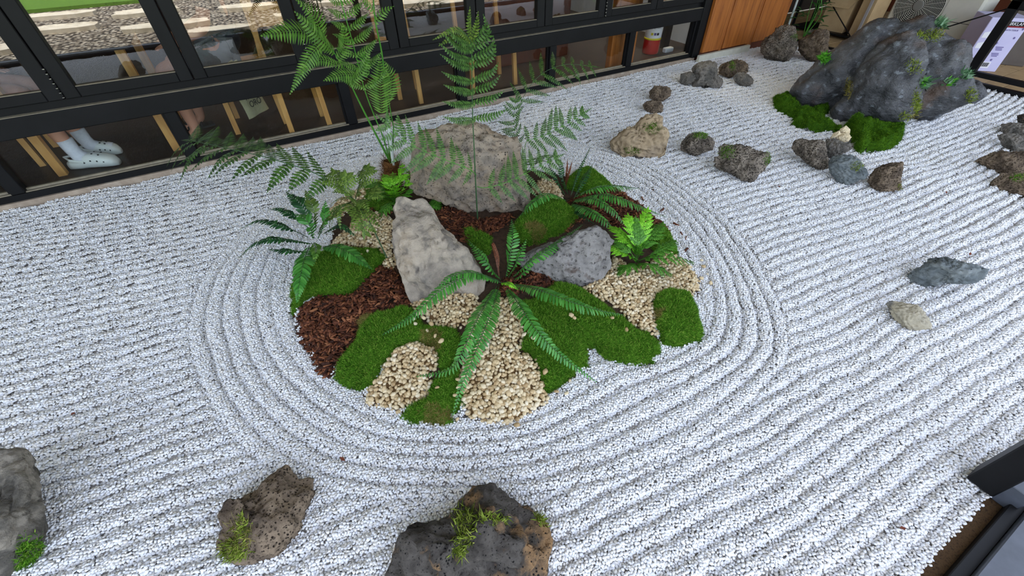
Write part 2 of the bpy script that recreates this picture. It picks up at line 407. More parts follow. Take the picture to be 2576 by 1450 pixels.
mb = MB().box(-3.2, 4.28, YW, 3.62, 2.2, 2.75); struct('wall_back', mb, 'plaster', label='plaster wall above the window heads', cat='wall')
# wood panelling beyond the windows
panel = struct('wall_panel', MB().box(4.29, 5.60, 3.44, 3.60, .0, 2.72), 'brown_panel', label='wood panelled wall beside the black window frames', cat='wall')
for a, b_ in ((4.29, 4.56), (4.60, 5.035), (5.10, 5.53)):
    MB().box(a, b_, 3.405, 3.45, .085, 2.7, .004).build('plank', MATS['wood_panel'], panel)
for a, b_ in ((4.562, 4.578), (4.58, 4.598), (5.037, 5.062), (5.066, 5.098), (5.532, 5.556), (5.56, 5.60)):
    MB().box(a, b_, 3.415, 3.45, .03, 2.7, .004).build('batten', MATS['wood_panel'], panel)
sk = struct('baseboard_back', MB().box(4.23, 5.05, 3.375, 3.41, -.04, .072, .004), 'skirting', label='cream skirting strip below the wood panelling', cat='skirting')
# roof over the bed and the room
struct('ceiling', MB().box(-6, 9.5, -.28, 8.2, 2.75, 2.95), 'plaster', label='pale soffit over the gravel bed', cat='ceiling')
# the room behind the glass
struct('floor_inside', MB().box(-3.6, 5.6, 3.62, 8.0, -.1, .03), 'inside_floor', label='dark timber floor inside the room', cat='floor')
struct('wall_inside', MB().box(-3.6, 5.6, 7.6, 7.75, .03, 2.75), 'dark_wall', label='dark far wall of the room', cat='wall')
struct('wall_left', MB().box(-3.75, -3.6, 3.5, 7.75, -.1, 2.75), 'dark_wall', label='dark end wall of the room', cat='wall')
struct('wall_partition', MB().box(4.6, 4.68, 3.63, 7.6, .03, 2.75), 'white_wall', label='pale painted partition behind the red fire extinguisher', cat='wall')
# sill and post of the open side
sill = struct('trim_6', MB().box(-3.2, 6.0, -.42, -.352, -.1, .055, .006), 'grey_metal', label='grey metal sill along the open side of the bed', cat='sill')
MB().box(-3.2, 6.0, -.352, -.322, -.1, .03, .004).build('channel', MATS['black_metal'], sill)
MB().box(-3.2, 6.0, -.322, -.285, -.1, -.004).build('shaded_coir_strip', MATS['shaded_coir'], sill)  # strip at the sill's foot; the shaded ground is painted into its brown
post = empty('post', (1.565, -.255, 0)); tag(post, 'square dark metal post standing on the open side sill', 'post', kind='structure')
MB().box(-.038, .038, -.035, .035, .012, 2.75, .004).build('shaft', MATS['black_metal'], post)
MB().box(-.03, .075, -.085, -.03, .0, .09, .003).build('bracket', MATS['grey_metal'], post)
# open end of the bed: low rail frame
fr = empty('railing', (XE, 0, 0)); tag(fr, 'black metal low rail frame at the end of the bed', 'railing')
MB().box(0, .05, -.35, 1.64, .60, .665, .004).build('top_rail', MATS['black_metal'], fr)
MB().box(0, .05, -.35, 1.64, .075, .115, .003).build('middle_rail', MATS['black_metal'], fr)
MB().box(0, .05, -.35, 3.38, -.06, .034, .003).build('bottom_rail', MATS['black_metal'], fr)
MB().box(0, .05, 1.565, 1.64, .0, .665, .004).build('upright', MATS['black_metal'], fr)
MB().box(0, .05, -.35, -.28, .0, .665, .004).build('upright', MATS['black_metal'], fr)
MB().tube([(.02, 1.60, .62), (.03, 1.98, .40)], .006, 6).build('brace', MATS['black_metal'], fr)
# terrace deck past the end of the bed, board by board
deck = struct('floor_deck', MB().box(XE + .03, 9.4, -.4, 4.5, -.12, -.03), 'soil', label='timber terrace deck past the low rail frame', cat='deck')
dk = None
for k in range(33):
    y0 = -.38 + k * .145
    if dk is None:
        dk = MB().box(XE + .055, 9.35, y0, y0 + .138, -.03, -.002, .003).build('plank', MATS['deck_wood'], deck)
    else:
        c = dk.copy(); COL.objects.link(c); c.parent = deck; c.location.y = k * .145
struct('wall_terrace', MB().box(8.6, 8.75, -.4, 4.6, 0, 2.75), 'brown_panel', label='brown timber wall at the far end of the terrace', cat='wall')
struct('wall_terrace_side', MB().box(6.0, 8.6, 4.45, 4.6, 0, 2.75), 'dark_wall', label='dark side wall behind the terrace plants', cat='wall')

# ---------------------------------------------------------------- the sunlit garden on the open side (mirrored in the casements)
struct('ground', MB().box(-14, 16, -14, -.42, -.2, -.02), 'garden_gravel', label='sunlit beige gravel of the outer garden', cat='ground')
struct('lawn', MB().box(-14, 16, -13, -4.3, -.1, .03), 'grass_mat', label='green lawn beyond the garden gravel', cat='lawn')
rs = _rs(5)
for k, (x, y, wx, wy, rz) in enumerate([(-2.6, -3.6, 1.3, .35, .05), (-1.2, -3.1, .9, .45, -.08), (-2.2, -2.4, .8, .4, .1), (-.9, -1.75, 1.1, .38, .0), (-2.9, -1.4, .9, .4, .08), (.3, -2.6, .9, .4, .2), (.9, -1.5, .7, .4, -.1), (1.9, -2.2, 1.2, .4, .05), (2.9, -1.35, 1.0, .4, 0), (3.9, -1.5, 1.1, .4, .05), (3.3, -.95, .9, .3, .02), (-.2, -1.0, .8, .3, .03), (-3.9, -2.6, .9, .5, .1), (5.2, -2.1, 1.2, .4, 0)]):
    n = 12; poly = []
    for i in range(n):
        a = 2 * math.pi * i / n; c_, s_ = math.cos(a), math.sin(a); q = (abs(c_) ** 5 + abs(s_) ** 5) ** (-.2) * (1 + .05 * rs.randn())
        poly.append((wx / 2 * c_ * q, wy / 2 * s_ * q))
    o = MB().prism(poly, -.02, .035).build('stepping_slab', MATS['slab_stone'])
    o.location = (x, y, 0); o.rotation_euler.z = rz
    tag(o, 'pale buff stone slab laid in the sunlit garden gravel', 'stone slab', 'slabs in the outer garden')
# ================================================================ rocks
import bmesh
def _ico(n):
    bm = bmesh.new(); bmesh.ops.create_icosphere(bm, subdivisions=n, radius=1.0)
    v = np.array([q.co[:] for q in bm.verts]); f = np.array([[q.index for q in p.verts] for p in bm.faces]); bm.free(); return v, f
ICO = {n: _ico(n) for n in (2, 3, 4, 5)}
def vnormals(v, f):
    a, b, c = v[f[:, 0]], v[f[:, 1]], v[f[:, 2]]; n = np.cross(b - a, c - a); o = np.zeros_like(v)
    for k in range(3): np.add.at(o, f[:, k], n)
    return o / (np.linalg.norm(o, axis=1)[:, None] + 1e-12)
def blob(outline, thick=.55, lift=0.0, sub=4, rough=.05, rscale=2.2, facets=0, seed=0, box=1.0, ridge=0.0, base_z=0.0, fine=.03, contact=None, creases=0.0):
    """closed boulder whose outline, seen from the standing point, is the given one; it has its own depth, thick x its smaller width"""
    P = np.array(outline, float)
    c = (P.min(0) + P.max(0)) / 2 * .5 + P.mean(0) * .5
    low = P[np.argmax(P[:, 1])] if contact is None else np.array(contact, float)
    base = G(low[0], low[1], base_z)
    d = _ray(*c); d = d / np.linalg.norm(d)
    depth = (base - CAM) @ d + lift
    C0 = CAM + d * depth
    # plane through C0 at right angles to the line of sight
    e1 = np.cross(d, [0, 0, 1.]); e1 /= np.linalg.norm(e1); e2 = np.cross(e1, d)      # e2 points up
    q = []
    for x, y in P:
        r = _ray(x, y); t = ((C0 - CAM) @ d) / (r @ d); w = CAM + r * t - C0; q.append((w @ e1, w @ e2))
    q = np.array(q); ang = np.arctan2(q[:, 1], q[:, 0]); rad = np.hypot(q[:, 0], q[:, 1])
    # fine resample of the outline so that straight edges stay straight
    fa, fr_ = [], []
    for k in range(len(q)):
        a, b = q[k], q[(k + 1) % len(q)]
        for t in np.linspace(0, 1, 8, endpoint=False):
            w = a + (b - a) * t; fa.append(math.atan2(w[1], w[0])); fr_.append(math.hypot(*w))
    fa, fr_ = np.array(fa), np.array(fr_); o = np.argsort(fa); fa, fr_ = fa[o], fr_[o]
    fa = np.concatenate([fa - 2 * np.pi, fa, fa + 2 * np.pi]); fr_ = np.tile(fr_, 3)
    sv, sf = ICO[sub]
    rs = _rs(seed + 100)
    th = np.arctan2(sv[:, 1], sv[:, 0]); rho = np.hypot(sv[:, 0], sv[:, 1]); w = sv[:, 2]
    rr = np.interp(th, fa, fr_)
    size = np.median(rad); ext = q.max(0) - q.min(0); T = thick * min(ext) * .5 * 1.25
    rho2 = rho ** (1 / box); w2 = np.sign(w) * np.abs(w) ** (1 / box)
    v = np.stack([rr * rho2 * np.cos(th), rr * rho2 * np.sin(th), T * w2], 1)        # w toward the eye
    # chisel the front and sides
    for k in range(facets):
        n = rs.normal(size=3); n[2] = abs(n[2]) + .35; n /= np.linalg.norm(n)
        h = v @ n; m = h.max() * (.70 + .18 * rs.rand()); ex = np.maximum(h - m, 0); edge = 1 - np.clip(np.abs(w) * 4, 0, 1) ** 2
        v = v - n[None, :] * (ex * (.92 * (1 - edge)))[:, None]
    n = vnormals(v, sf); face = np.clip(np.abs(w) * 1.6, .12, 1)       # keep the outline, work the faces
    ps = v / size
    dsp = rough * size * fbm(ps + seed * 3.1, rscale, 4)
    if ridge: dsp = dsp + ridge * size * (.5 - np.abs(fbm(ps + seed * 1.7 + 5, rscale * .8, 3)))
    if creases:
        cr = np.abs(fbm(ps * np.array([1, 1.8, 1]) + seed, rscale * 1.3, 2)); dsp = dsp - creases * size * np.exp(-(cr / .07) ** 2)
    v = v + n * (dsp * face + fine * size * (1.2 * fbm(ps + 9 + seed, 6.0, 4) - 1.4 * np.maximum(0, fbm(ps + 29 + seed, 12.0, 2) - .1)))[:, None]
    wv = C0 + v[:, :1] * e1 + v[:, 1:2] * e2 - v[:, 2:3] * d
    return wv, sf
def cr_pts(off, zoom, pts): return [(off[0] + x / zoom, off[1] + y / zoom) for x, y in pts]
def rock(name, outline, mat, label, cat='rock', group=None, stand=True, **kw):
    v, f = blob(outline, **kw)
    c = v.mean(0); org = np.array([c[0], c[1], 0.0])
    o = obj_np(name, v - org, f, MATS[mat]); o.location = org.tolist()
    tag(o, label, cat, group)
    if stand:
        g = v[v[:, 2] < .03]
        if len(g):
            cx, cy = (g[:, 0].min() + g[:, 0].max()) / 2, (g[:, 1].min() + g[:, 1].max()) / 2
            STONES.append((cx, cy, .5 * max(.02, min(np.ptp(g[:, 0]), np.ptp(g[:, 1])))))
    return o
def speck(col, scale, lo, hi, mode='MIX', amt=1.0, det=3):
    def f(m, N, L, b, vec, colout):
        nz = N.new('ShaderNodeTexNoise'); nz.inputs['Scale'].default_value = scale; nz.inputs['Detail'].default_value = det; L.new(vec, nz.inputs['Vector'])
        r = N.new('ShaderNodeMapRange'); r.inputs[1].default_value = lo; r.inputs[2].default_value = hi; r.inputs[4].default_value = amt; L.new(nz.outputs['Fac'], r.inputs[0])
        return mix_in(N, L, b, colout, r.outputs[0], col, mode)
    return f
def pitted(col, scale, lo=.18, hi=.32, then=None):
    """dark open pores of volcanic rock"""
    def f(m, N, L, b, vec, colout):
        if then: colout = then(m, N, L, b, vec, colout)
        x = N.new('ShaderNodeTexVoronoi'); x.inputs['Scale'].default_value = scale; x.inputs['Randomness'].default_value = 1; L.new(vec, x.inputs['Vector'])
        nz = N.new('ShaderNodeTexNoise'); nz.inputs['Scale'].default_value = scale * .12; L.new(vec, nz.inputs['Vector'])
        a = N.new('ShaderNodeMath'); a.operation = 'MULTIPLY_ADD'; L.new(nz.outputs['Fac'], a.inputs[0]); a.inputs[1].default_value = -.5; L.new(x.outputs['Distance'], a.inputs[2])
        r = N.new('ShaderNodeMapRange'); r.inputs[1].default_value = lo - .25; r.inputs[2].default_value = hi - .25; r.inputs[3].default_value = 1; r.inputs[4].default_value = 0; L.new(a.outputs[0], r.inputs[0])
        return mix_in(N, L, b, colout, r.outputs[0], col)
    return f
nmat('lava_grey', [(66, 60, 54), (104, 95, 85), (138, 127, 114), (84, 77, 70)], 11, rough=.95, spec=.15, bump=[('noise', 14, .6, .03), ('pits', 75, 1.0, .016)], extra=pitted((34, 30, 27), 85, .2, .36))
nmat('lava_brown', [(62, 53, 46), (104, 90, 76), (134, 117, 98), (80, 70, 60)], 10, rough=.95, spec=.15, bump=[('noise', 12, .7, .03), ('pits', 85, .9, .012)], extra=pitted((36, 29, 24), 95, .15, .32))
nmat('lava_dark', [(46, 42, 39), (82, 77, 72), (62, 57, 52), (138, 108, 76)], 7, rough=.9, spec=.2, bump=[('noise', 10, .7, .03), ('pits', 90, .7, .006)], extra=pitted((18, 17, 17), 80, .12, .24), pos=[.3, .46, .54, .64])
nmat('pale_rock', [(116, 108, 98), (146, 136, 123), (164, 152, 136), (136, 120, 100)], 6, rough=.9, spec=.2, bump=[('noise', 9, .7, .04), ('noise', 40, .5, .01)], extra=speck((96, 91, 86), 16, .52, .66, amt=.75))
nmat('warm_rock', [(104, 97, 90), (140, 129, 116), (158, 142, 122), (120, 113, 106)], 7, rough=.92, spec=.2, bump=[('noise', 11, .8, .03), ('pits', 60, .7, .008)], extra=pitted((62, 54, 46), 48, .10, .22, speck((164, 128, 90), 6, .56, .72, amt=.35)))
nmat('tan_rock', [(142, 122, 96), (168, 148, 120), (150, 134, 114)], 6, rough=.9, spec=.2, bump=[('noise', 12, .6, .02)])
nmat('grey_rough', [(104, 100, 97), (130, 126, 122), (146, 142, 138), (92, 86, 82)], 12, rough=.95, spec=.15, bump=[('noise', 20, .9, .03), ('pits', 46, .9, .012)], extra=speck((84, 68, 60), 12, .56, .7, amt=.8))
nmat('slate_blue', [(74, 80, 82), (100, 107, 109), (124, 130, 130), (84, 90, 92)], 7, rough=.75, spec=.35, bump=[('noise', 9, .7, .03), ('noise', 40, .4, .008)], stretch=(1, 1, 1.8), extra=speck((150, 156, 152), 18, .6, .72, amt=.6))
nmat('slate_grey', [(70, 68, 64), (100, 96, 90), (124, 117, 108), (84, 80, 75)], 10, rough=.85, spec=.25, bump=[('noise', 12, .6, .02), ('pits', 46, .6, .01)], extra=pitted((44, 40, 36), 50, .08, .2))
nmat('buff_rock', [(150, 144, 128), (178, 168, 146), (128, 124, 114)], 10, rough=.85, spec=.25, bump=[('noise', 14, .6, .02)], extra=speck((96, 94, 90), 14, .56, .66, amt=.8))
nmat('cream_stone', [(206, 186, 150), (222, 206, 174), (190, 168, 130)], 12, rough=.8, bump=[('noise', 30, .4, .006)])
nmat('moss_rock', [(112, 106, 96), (140, 132, 120), (84, 80, 74), (98, 92, 80)], 6, rough=.92, spec=.2, bump=[('noise', 10, .8, .03), ('noise', 50, .5, .008)])

A = cr_pts
Z6 = ((1500, 130), 2.394)
B1 = rock('boulder', A((0, 1080), 1.7173, [(1235, 148), (1265, 185), (1300, 228), (1325, 205), (1355, 215), (1357, 260), (1335, 330), (1310, 400), (1290, 465), (1250, 500), (1225, 545), (1190, 578), (1100, 580), (1050, 590), (1000, 580), (975, 550), (935, 520), (940, 470), (955, 430), (945, 385), (955, 320), (985, 298), (1020, 305), (1060, 290), (1110, 265), (1130, 225), (1180, 195)]), 'lava_brown', 'brown volcanic boulder with a pointed tip and green sprigs', sub=5, thick=.75, rough=.12, facets=7, ridge=.10, seed=1, fine=.05, creases=.09)
B2 = rock('boulder', [(1205, 1223), (1240, 1228), (1285, 1255), (1310, 1275), (1340, 1285), (1375, 1325), (1387, 1350), (1385, 1395), (1375, 1450), (1340, 1510), (1150, 1540), (985, 1500), (965, 1445), (985, 1415), (990, 1390), (1005, 1345), (1025, 1333), (1080, 1325), (1130, 1305), (1155, 1270), (1180, 1235)], 'lava_dark', 'large black and ochre volcanic boulder with sprigs in its cleft', sub=5, thick=.8, rough=.14, facets=6, ridge=.12, seed=2, fine=.05, creases=.1)
B3 = rock('boulder', [(0, 1130), (40, 1129), (75, 1140), (90, 1180), (98, 1240), (108, 1290), (115, 1330), (100, 1380), (70, 1430), (30, 1490), (-60, 1520), (-130, 1400), (-110, 1250), (-60, 1160)], 'moss_rock', 'weathered grey boulder with green moss along its foot', sub=5, thick=.75, rough=.14, facets=5, ridge=.14, seed=3, creases=.10)
B4 = rock('boulder', A((700, 400), 2.1317, [(635, 210), (660, 190), (695, 195), (710, 215), (760, 210), (805, 225), (825, 265), (850, 310), (870, 355), (920, 400), (980, 460), (1040, 520), (1080, 570), (1090, 610), (1105, 640), (1110, 700), (1090, 730), (1040, 740), (960, 720), (880, 745), (790, 775), (740, 800), (710, 775), (690, 730), (660, 640), (640, 580), (625, 500), (615, 430), (620, 350), (630, 300), (615, 270)]), 'pale_rock', 'pale beige standing stone leaning in the planted island', sub=5, thick=.62, rough=.09, facets=9, ridge=.07, seed=14, base_z=.05, stand=False, fine=.035, creases=.08)
B5 = rock('boulder', [(1040, 345), (1060, 332), (1100, 325), (1130, 310), (1150, 315), (1165, 308), (1200, 310), (1225, 320), (1260, 345), (1300, 345), (1310, 370), (1315, 420), (1325, 470), (1335, 510), (1330, 540), (1290, 545), (1250, 560), (1200, 572), (1180, 555), (1160, 530), (1130, 515), (1095, 500), (1050, 490), (1030, 470), (1030, 430), (1035, 380)], 'warm_rock', 'massive tan and grey block of rock behind the tall fern stem', sub=5, thick=.62, lift=.15, rough=.12, facets=7, ridge=.14, seed=5, box=1.2, base_z=.03, stand=False, fine=.045, creases=.12)
B6 = rock('boulder', A((1200, 350), 1.9862, [(200, 600), (260, 560), (330, 530), (420, 500), (500, 460), (560, 440), (600, 435), (640, 460), (680, 510), (660, 560), (670, 610), (670, 650), (640, 680), (600, 725), (540, 745), (470, 740), (420, 725), (350, 700), (280, 665), (220, 640)]), 'grey_rough', 'low cracked grey rock beside the lime green fern', sub=5, thick=.42, rough=.08, facets=3, ridge=.08, seed=6, base_z=.05, stand=False, fine=.04, creases=.07)
B7 = rock('boulder', A(*Z6, [(365, 372), (395, 395), (400, 450), (435, 480), (440, 510), (425, 570), (410, 625), (370, 648), (330, 640), (280, 638), (230, 628), (180, 640), (130, 615), (95, 595), (78, 560), (85, 535), (130, 495), (185, 465), (240, 440), (270, 400), (310, 380)]), 'tan_rock', 'flat tan rock with two mossy hollows and a narrow tip', sub=5, thick=.35, rough=.12, facets=3, ridge=.16, seed=7, creases=.22, fine=.05)
SMALL = [
 ('lava_brown', 'small porous brown stone at the head of the row ending in the flat tan rock', A(*Z6, [(350, 205), (390, 208), (430, 210), (455, 235), (445, 270), (415, 290), (390, 302), (350, 290), (322, 280), (320, 240)]), {}),
 ('lava_brown', 'small brown stone touching the narrow tip of the flat tan rock', A(*Z6, [(300, 300), (340, 292), (390, 300), (402, 325), (398, 365), (350, 372), (310, 365), (278, 330)]), {}),
 ('lava_grey', 'small porous grey stone with a moss cap between two larger rocks', A(*Z6, [(545, 505), (580, 490), (640, 490), (690, 515), (712, 545), (705, 590), (650, 605), (600, 632), (545, 610), (505, 590), (510, 550)]), dict(facets=4)),
 ('lava_grey', 'long porous grey block with mossy ends', A(*Z6, [(735, 580), (770, 550), (810, 570), (860, 558), (910, 570), (960, 600), (1010, 605), (1045, 615), (1050, 650), (1020, 700), (985, 735), (940, 790), (890, 780), (830, 740), (770, 720), (710, 690), (715, 650), (735, 620)]), dict(facets=5, thick=.7, sub=5)),
 ('slate_grey', 'knobbly grey rock with two lobes near the wood panelling', A(*Z6, [(580, 90), (620, 65), (670, 55), (715, 60), (730, 90), (728, 140), (760, 170), (762, 200), (740, 222), (690, 222), (660, 205), (640, 210), (600, 222), (575, 210), (580, 180), (600, 160), (590, 130), (578, 115)]), dict(rough=.12, creases=.16, ridge=.1)),
 ('slate_grey', 'small grey stone leaning on the knobbly two lobed rock', A(*Z6, [(510, 135), (560, 120), (600, 125), (610, 150), (600, 180), (560, 195), (535, 203), (500, 185)]), {}),
 ('lava_brown', 'porous brown stone with a moss stripe across its top', A(*Z6, [(735, 95), (760, 75), (810, 55), (850, 45), (900, 60), (917, 90), (910, 125), (870, 130), (830, 150), (790, 160), (745, 135)]), {}),
 ('slate_grey', 'smooth grey cobble in front of the moss striped brown stone', A(*Z6, [(825, 150), (850, 125), (880, 122), (920, 140), (945, 165), (943, 195), (905, 212), (860, 200), (830, 175)]), dict(rough=.04)),
 ('lava_grey', 'dark porous rock under the stack of pale stones', A(*Z6, [(1175, 580), (1195, 535), (1230, 525), (1290, 535), (1350, 530), (1375, 540), (1385, 590), (1390, 630), (1400, 650), (1400, 700), (1350, 718), (1300, 690), (1255, 660), (1225, 630), (1195, 610)]), dict(rough=.12, creases=.1)),
 ('slate_grey', 'angular grey slab rock carrying the pale stones', A(*Z6, [(1385, 530), (1430, 520), (1480, 545), (1530, 555), (1547, 580), (1500, 610), (1440, 635), (1380, 640), (1352, 620), (1360, 570)]), dict(facets=4)),
 ('slate_blue', 'smooth blue grey rock with a yellow green moss spot', A(*Z6, [(1400, 660), (1420, 630), (1480, 622), (1540, 625), (1580, 645), (1610, 690), (1640, 740), (1620, 770), (1590, 770), (1545, 795), (1510, 803), (1450, 785), (1415, 740), (1400, 700)]), dict(rough=.05, facets=3)),
 ('lava_brown', 'wedge shaped porous brown rock at the end of the cluster', A(*Z6, [(1720, 685), (1780, 670), (1845, 665), (1850, 700), (1835, 760), (1835, 830), (1790, 842), (1720, 845), (1660, 825), (1635, 780), (1650, 740), (1690, 700)]), dict(facets=4)),
 ('lava_dark', 'small black stone on top of the dark rock pile', [(2558, 290), (2578, 286), (2610, 295), (2614, 320), (2585, 326), (2562, 316)], dict(base_z=.05, rough=.03)),
 ('slate_grey', 'dark grey stone at the back of the rock pile', [(2511, 332), (2522, 313), (2545, 309), (2580, 312), (2620, 330), (2620, 362), (2570, 362), (2530, 346)], {}),
 ('slate_grey', 'ridged grey stone in the middle of the rock pile', [(2508, 340), (2532, 335), (2560, 337), (2580, 356), (2604, 380), (2570, 386), (2540, 380), (2521, 364)], dict(facets=4)),
 ('lava_brown', 'wide porous brown rock in the rock pile', [(2452, 406), (2465, 397), (2494, 385), (2515, 379), (2544, 383), (2586, 381), (2610, 398), (2610, 445), (2560, 448), (2519, 439), (2498, 431), (2481, 418)], dict(rough=.1)),
 ('lava_brown', 'mossy brown rock at the front of the rock pile', [(2490, 464), (2502, 450), (2523, 435), (2552, 439), (2607, 443), (2620, 477), (2586, 497), (2561, 496), (2527, 489), (2502, 477)], dict(rough=.1)),
 ('lava_grey', 'tall weathered brown grey rock in front of the wood panelling', A((1720, 0), 6.0425, [(1400, 430), (1470, 400), (1560, 375), (1620, 385), (1690, 400), (1715, 500), (1720, 600), (1735, 650), (1720, 750), (1660, 830), (1600, 920), (1540, 940), (1450, 930), (1340, 920), (1240, 880), (1190, 800), (1165, 730), (1180, 650), (1230, 600), (1300, 540), (1380, 490)]), dict(sub=5, thick=.8, rough=.12, creases=.1)),
 ('lava_brown', 'dark porous rock between the wood panelling and the grey mound', A((1720, 0), 6.0425, [(1760, 600), (1850, 560), (1930, 520), (2000, 450), (2100, 445), (2200, 455), (2215, 550), (2190, 700), (2200, 800), (2100, 930), (1980, 945), (1880, 910), (1800, 840), (1745, 760), (1740, 680)]), dict(sub=5, thick=.8, rough=.1)),
 ('slate_blue', 'long blue slate rock lying alone on the gravel', A((1650, 400), 2.636, [(1655, 780), (1700, 740), (1770, 710), (1800, 670), (1860, 650), (1930, 652), (2010, 680), (2100, 695), (2160, 715), (2210, 735), (2195, 770), (2150, 800), (2130, 830), (2060, 828), (1990, 825), (1900, 822), (1850, 840), (1780, 848), (1720, 845), (1680, 825), (1660, 800)]), dict(sub=5, thick=.8, facets=5, ridge=.08)),
 ('buff_rock', 'small angular buff stone near the blue slate rock', A((1650, 400), 2.636, [(1525, 960), (1560, 938), (1640, 955), (1740, 970), (1780, 1010), (1800, 1050), (1825, 1095), (1830, 1130), (1770, 1135), (1690, 1137), (1640, 1115), (1590, 1075), (1555, 1030), (1540, 990)]), dict(facets=5, rough=.05)),
 ('cream_stone', 'round cream stone at the base of the pale stack', A(*Z6, [(1445, 510), (1470, 490), (1520, 490), (1537, 515), (1520, 540), (1490, 545), (1455, 530), (1440, 520)]), dict(base_z=.07, stand=False, facets=3, rough=.04)),
 ('cream_stone', 'pointed cream stone topping the pale stack', A(*Z6, [(1470, 465), (1505, 445), (1530, 470), (1528, 492), (1480, 498), (1462, 485)]), dict(base_z=.10, stand=False, facets=4, rough=.04)),
 ('cream_stone', 'thin cream chip leaning against the pale stack', A(*Z6, [(1408, 520), (1430, 490), (1465, 475), (1472, 497), (1440, 517), (1412, 526)]), dict(base_z=.08, stand=False, facets=3, rough=.03)),
]
SM = []
for k, (m, lab, out, kw) in enumerate(SMALL):
    a = dict(sub=5, thick=.7, rough=.12, facets=4, ridge=.08, seed=20 + k, fine=.08, creases=.09); a.update(kw)
    SM.append(rock('stone', out, m, lab, **a))
# ================================================================ planted island: mound, moss, bark, pebbles
nmat('moss', [(48, 84, 16), (72, 116, 26), (94, 138, 38)], 14, rough=.95, spec=.1, bump=[('noise', 90, 1.0, .01)])
nmat('moss_fibre', [(60, 100, 20)], rough=.85, spec=.12, extra=island_ramp([(40, 76, 12), (66, 114, 22), (92, 142, 34), (118, 164, 52), (146, 164, 68)], [0, .25, .55, .85, 1]))
nmat('moss_dark', [(36, 62, 12), (56, 92, 18), (74, 112, 24)], 10, rough=.95, spec=.1, bump=[('noise', 90, 1.0, .01)])
nmat('moss_dark_fibre', [(50, 84, 16)], rough=.9, spec=.08, extra=island_ramp([(34, 62, 8), (60, 98, 14), (84, 126, 24), (106, 146, 36)]))
nmat('moss_dry_fibre', [(150, 130, 70)], rough=.9, spec=.1, extra=island_ramp([(92, 84, 36), (128, 116, 58), (154, 142, 84), (110, 120, 50)]))
nmat('moss_lime_fibre', [(130, 150, 60)], rough=.9, spec=.1, extra=island_ramp([(74, 90, 26), (106, 124, 40), (134, 150, 60), (150, 156, 74)]))
nmat('bark', [(90, 50, 32)], rough=.8, spec=.25, bump=[('noise', 90, .6, .003)], extra=island_ramp([(46, 26, 18), (74, 40, 26), (100, 56, 36), (122, 72, 46), (150, 98, 64)], [0, .3, .6, .88, 1]))
nmat('bark_one', [(90, 50, 32)], rough=.8, spec=.25, bump=[('noise', 90, .6, .003)], extra=object_ramp([(46, 26, 18), (74, 40, 26), (100, 56, 36), (122, 72, 46), (156, 104, 70)]))
nmat('tan_pebbles', [(214, 192, 150)], rough=.6, spec=.35, extra=island_ramp([(164, 136, 96), (194, 168, 126), (208, 186, 146), (218, 200, 164), (226, 212, 184)], [0, .2, .5, .8, 1]))
nmat('tan_pebble', [(214, 192, 150)], rough=.6, spec=.35, extra=object_ramp([(164, 136, 96), (194, 168, 126), (208, 186, 146), (218, 200, 164), (226, 212, 184)]))
nmat('tan_bed', [(150, 118, 76), (120, 92, 60)], 40, rough=.95)

def grid_patch(poly, zf, step, pad=0):
    P = np.array(poly); x0, y0 = P.min(0) - step; x1, y1 = P.max(0) + step
    nx, ny = int((x1 - x0) / step) + 2, int((y1 - y0) / step) + 2
    gx, gy = np.meshgrid(x0 + np.arange(nx) * step, y0 + np.arange(ny) * step)
    ins = inpoly(gx, gy, poly); d = polydist(gx, gy, poly) * np.where(ins, 1, -1)
    ok = d > -pad
    z = zf(gx, gy, d)
    idx = -np.ones(gx.shape, int); q = ok[:-1, :-1] & ok[:-1, 1:] & ok[1:, 1:] & ok[1:, :-1]
    use = np.zeros(gx.shape, bool)
    for a in (slice(None, -1), slice(1, None)):
        for b in (slice(None, -1), slice(1, None)): use[a, b] |= q
    idx[use] = np.arange(use.sum())
    v = np.stack([gx[use], gy[use], z[use]], 1)
    f = np.stack([idx[:-1, :-1][q], idx[:-1, 1:][q], idx[1:, 1:][q], idx[1:, :-1][q]], 1)
    return v, f
def blades(pts, nrm, n_len, width, rs, spread=.7, flop=.0):
    """two-triangle blades standing on pts"""
    n = len(pts); d = nrm + spread * rs.normal(size=(n, 3)); d /= np.linalg.norm(d, axis=1)[:, None]
    L = n_len * (.55 + .9 * rs.rand(n, 1)); sd = np.cross(d, rs.normal(size=(n, 3))); sd /= np.linalg.norm(sd, axis=1)[:, None] + 1e-9
    w = width * (.7 + .6 * rs.rand(n, 1)); bend = rs.normal(size=(n, 3)) * .35; bend[:, 2] -= flop
    p0 = pts - d * n_len * .15; p1 = pts + d * L * .55 + bend * L * .15; p2 = pts + d * L + bend * L * .5
    v = np.stack([p0 - sd * w * .5, p0 + sd * w * .5, p1 + sd * w * .42, p1 - sd * w * .42, p2], 1).reshape(-1, 3)
    b = np.arange(n)[:, None] * 5
    f = np.concatenate([b + np.array([[0, 1, 2]]), b + np.array([[0, 2, 3]]), b + np.array([[3, 2, 4]])], 0)
    return v, f
def on_faces(v, f, n, rs):
    if f.shape[1] == 4: f = np.concatenate([f[:, [0, 1, 2]], f[:, [0, 2, 3]]])
    a, b, c = v[f[:, 0]], v[f[:, 1]], v[f[:, 2]]; nn = np.cross(b - a, c - a); ar = np.linalg.norm(nn, axis=1) + 1e-15
    k = rs.choice(len(f), n, p=ar / ar.sum()); u = rs.rand(n, 1); w = rs.rand(n, 1); m = (u + w) > 1; u = np.where(m, 1 - u, u); w = np.where(m, 1 - w, w)
    return a[k] + u * (b - a)[k] + w * (c - a)[k], (nn / ar[:, None])[k]

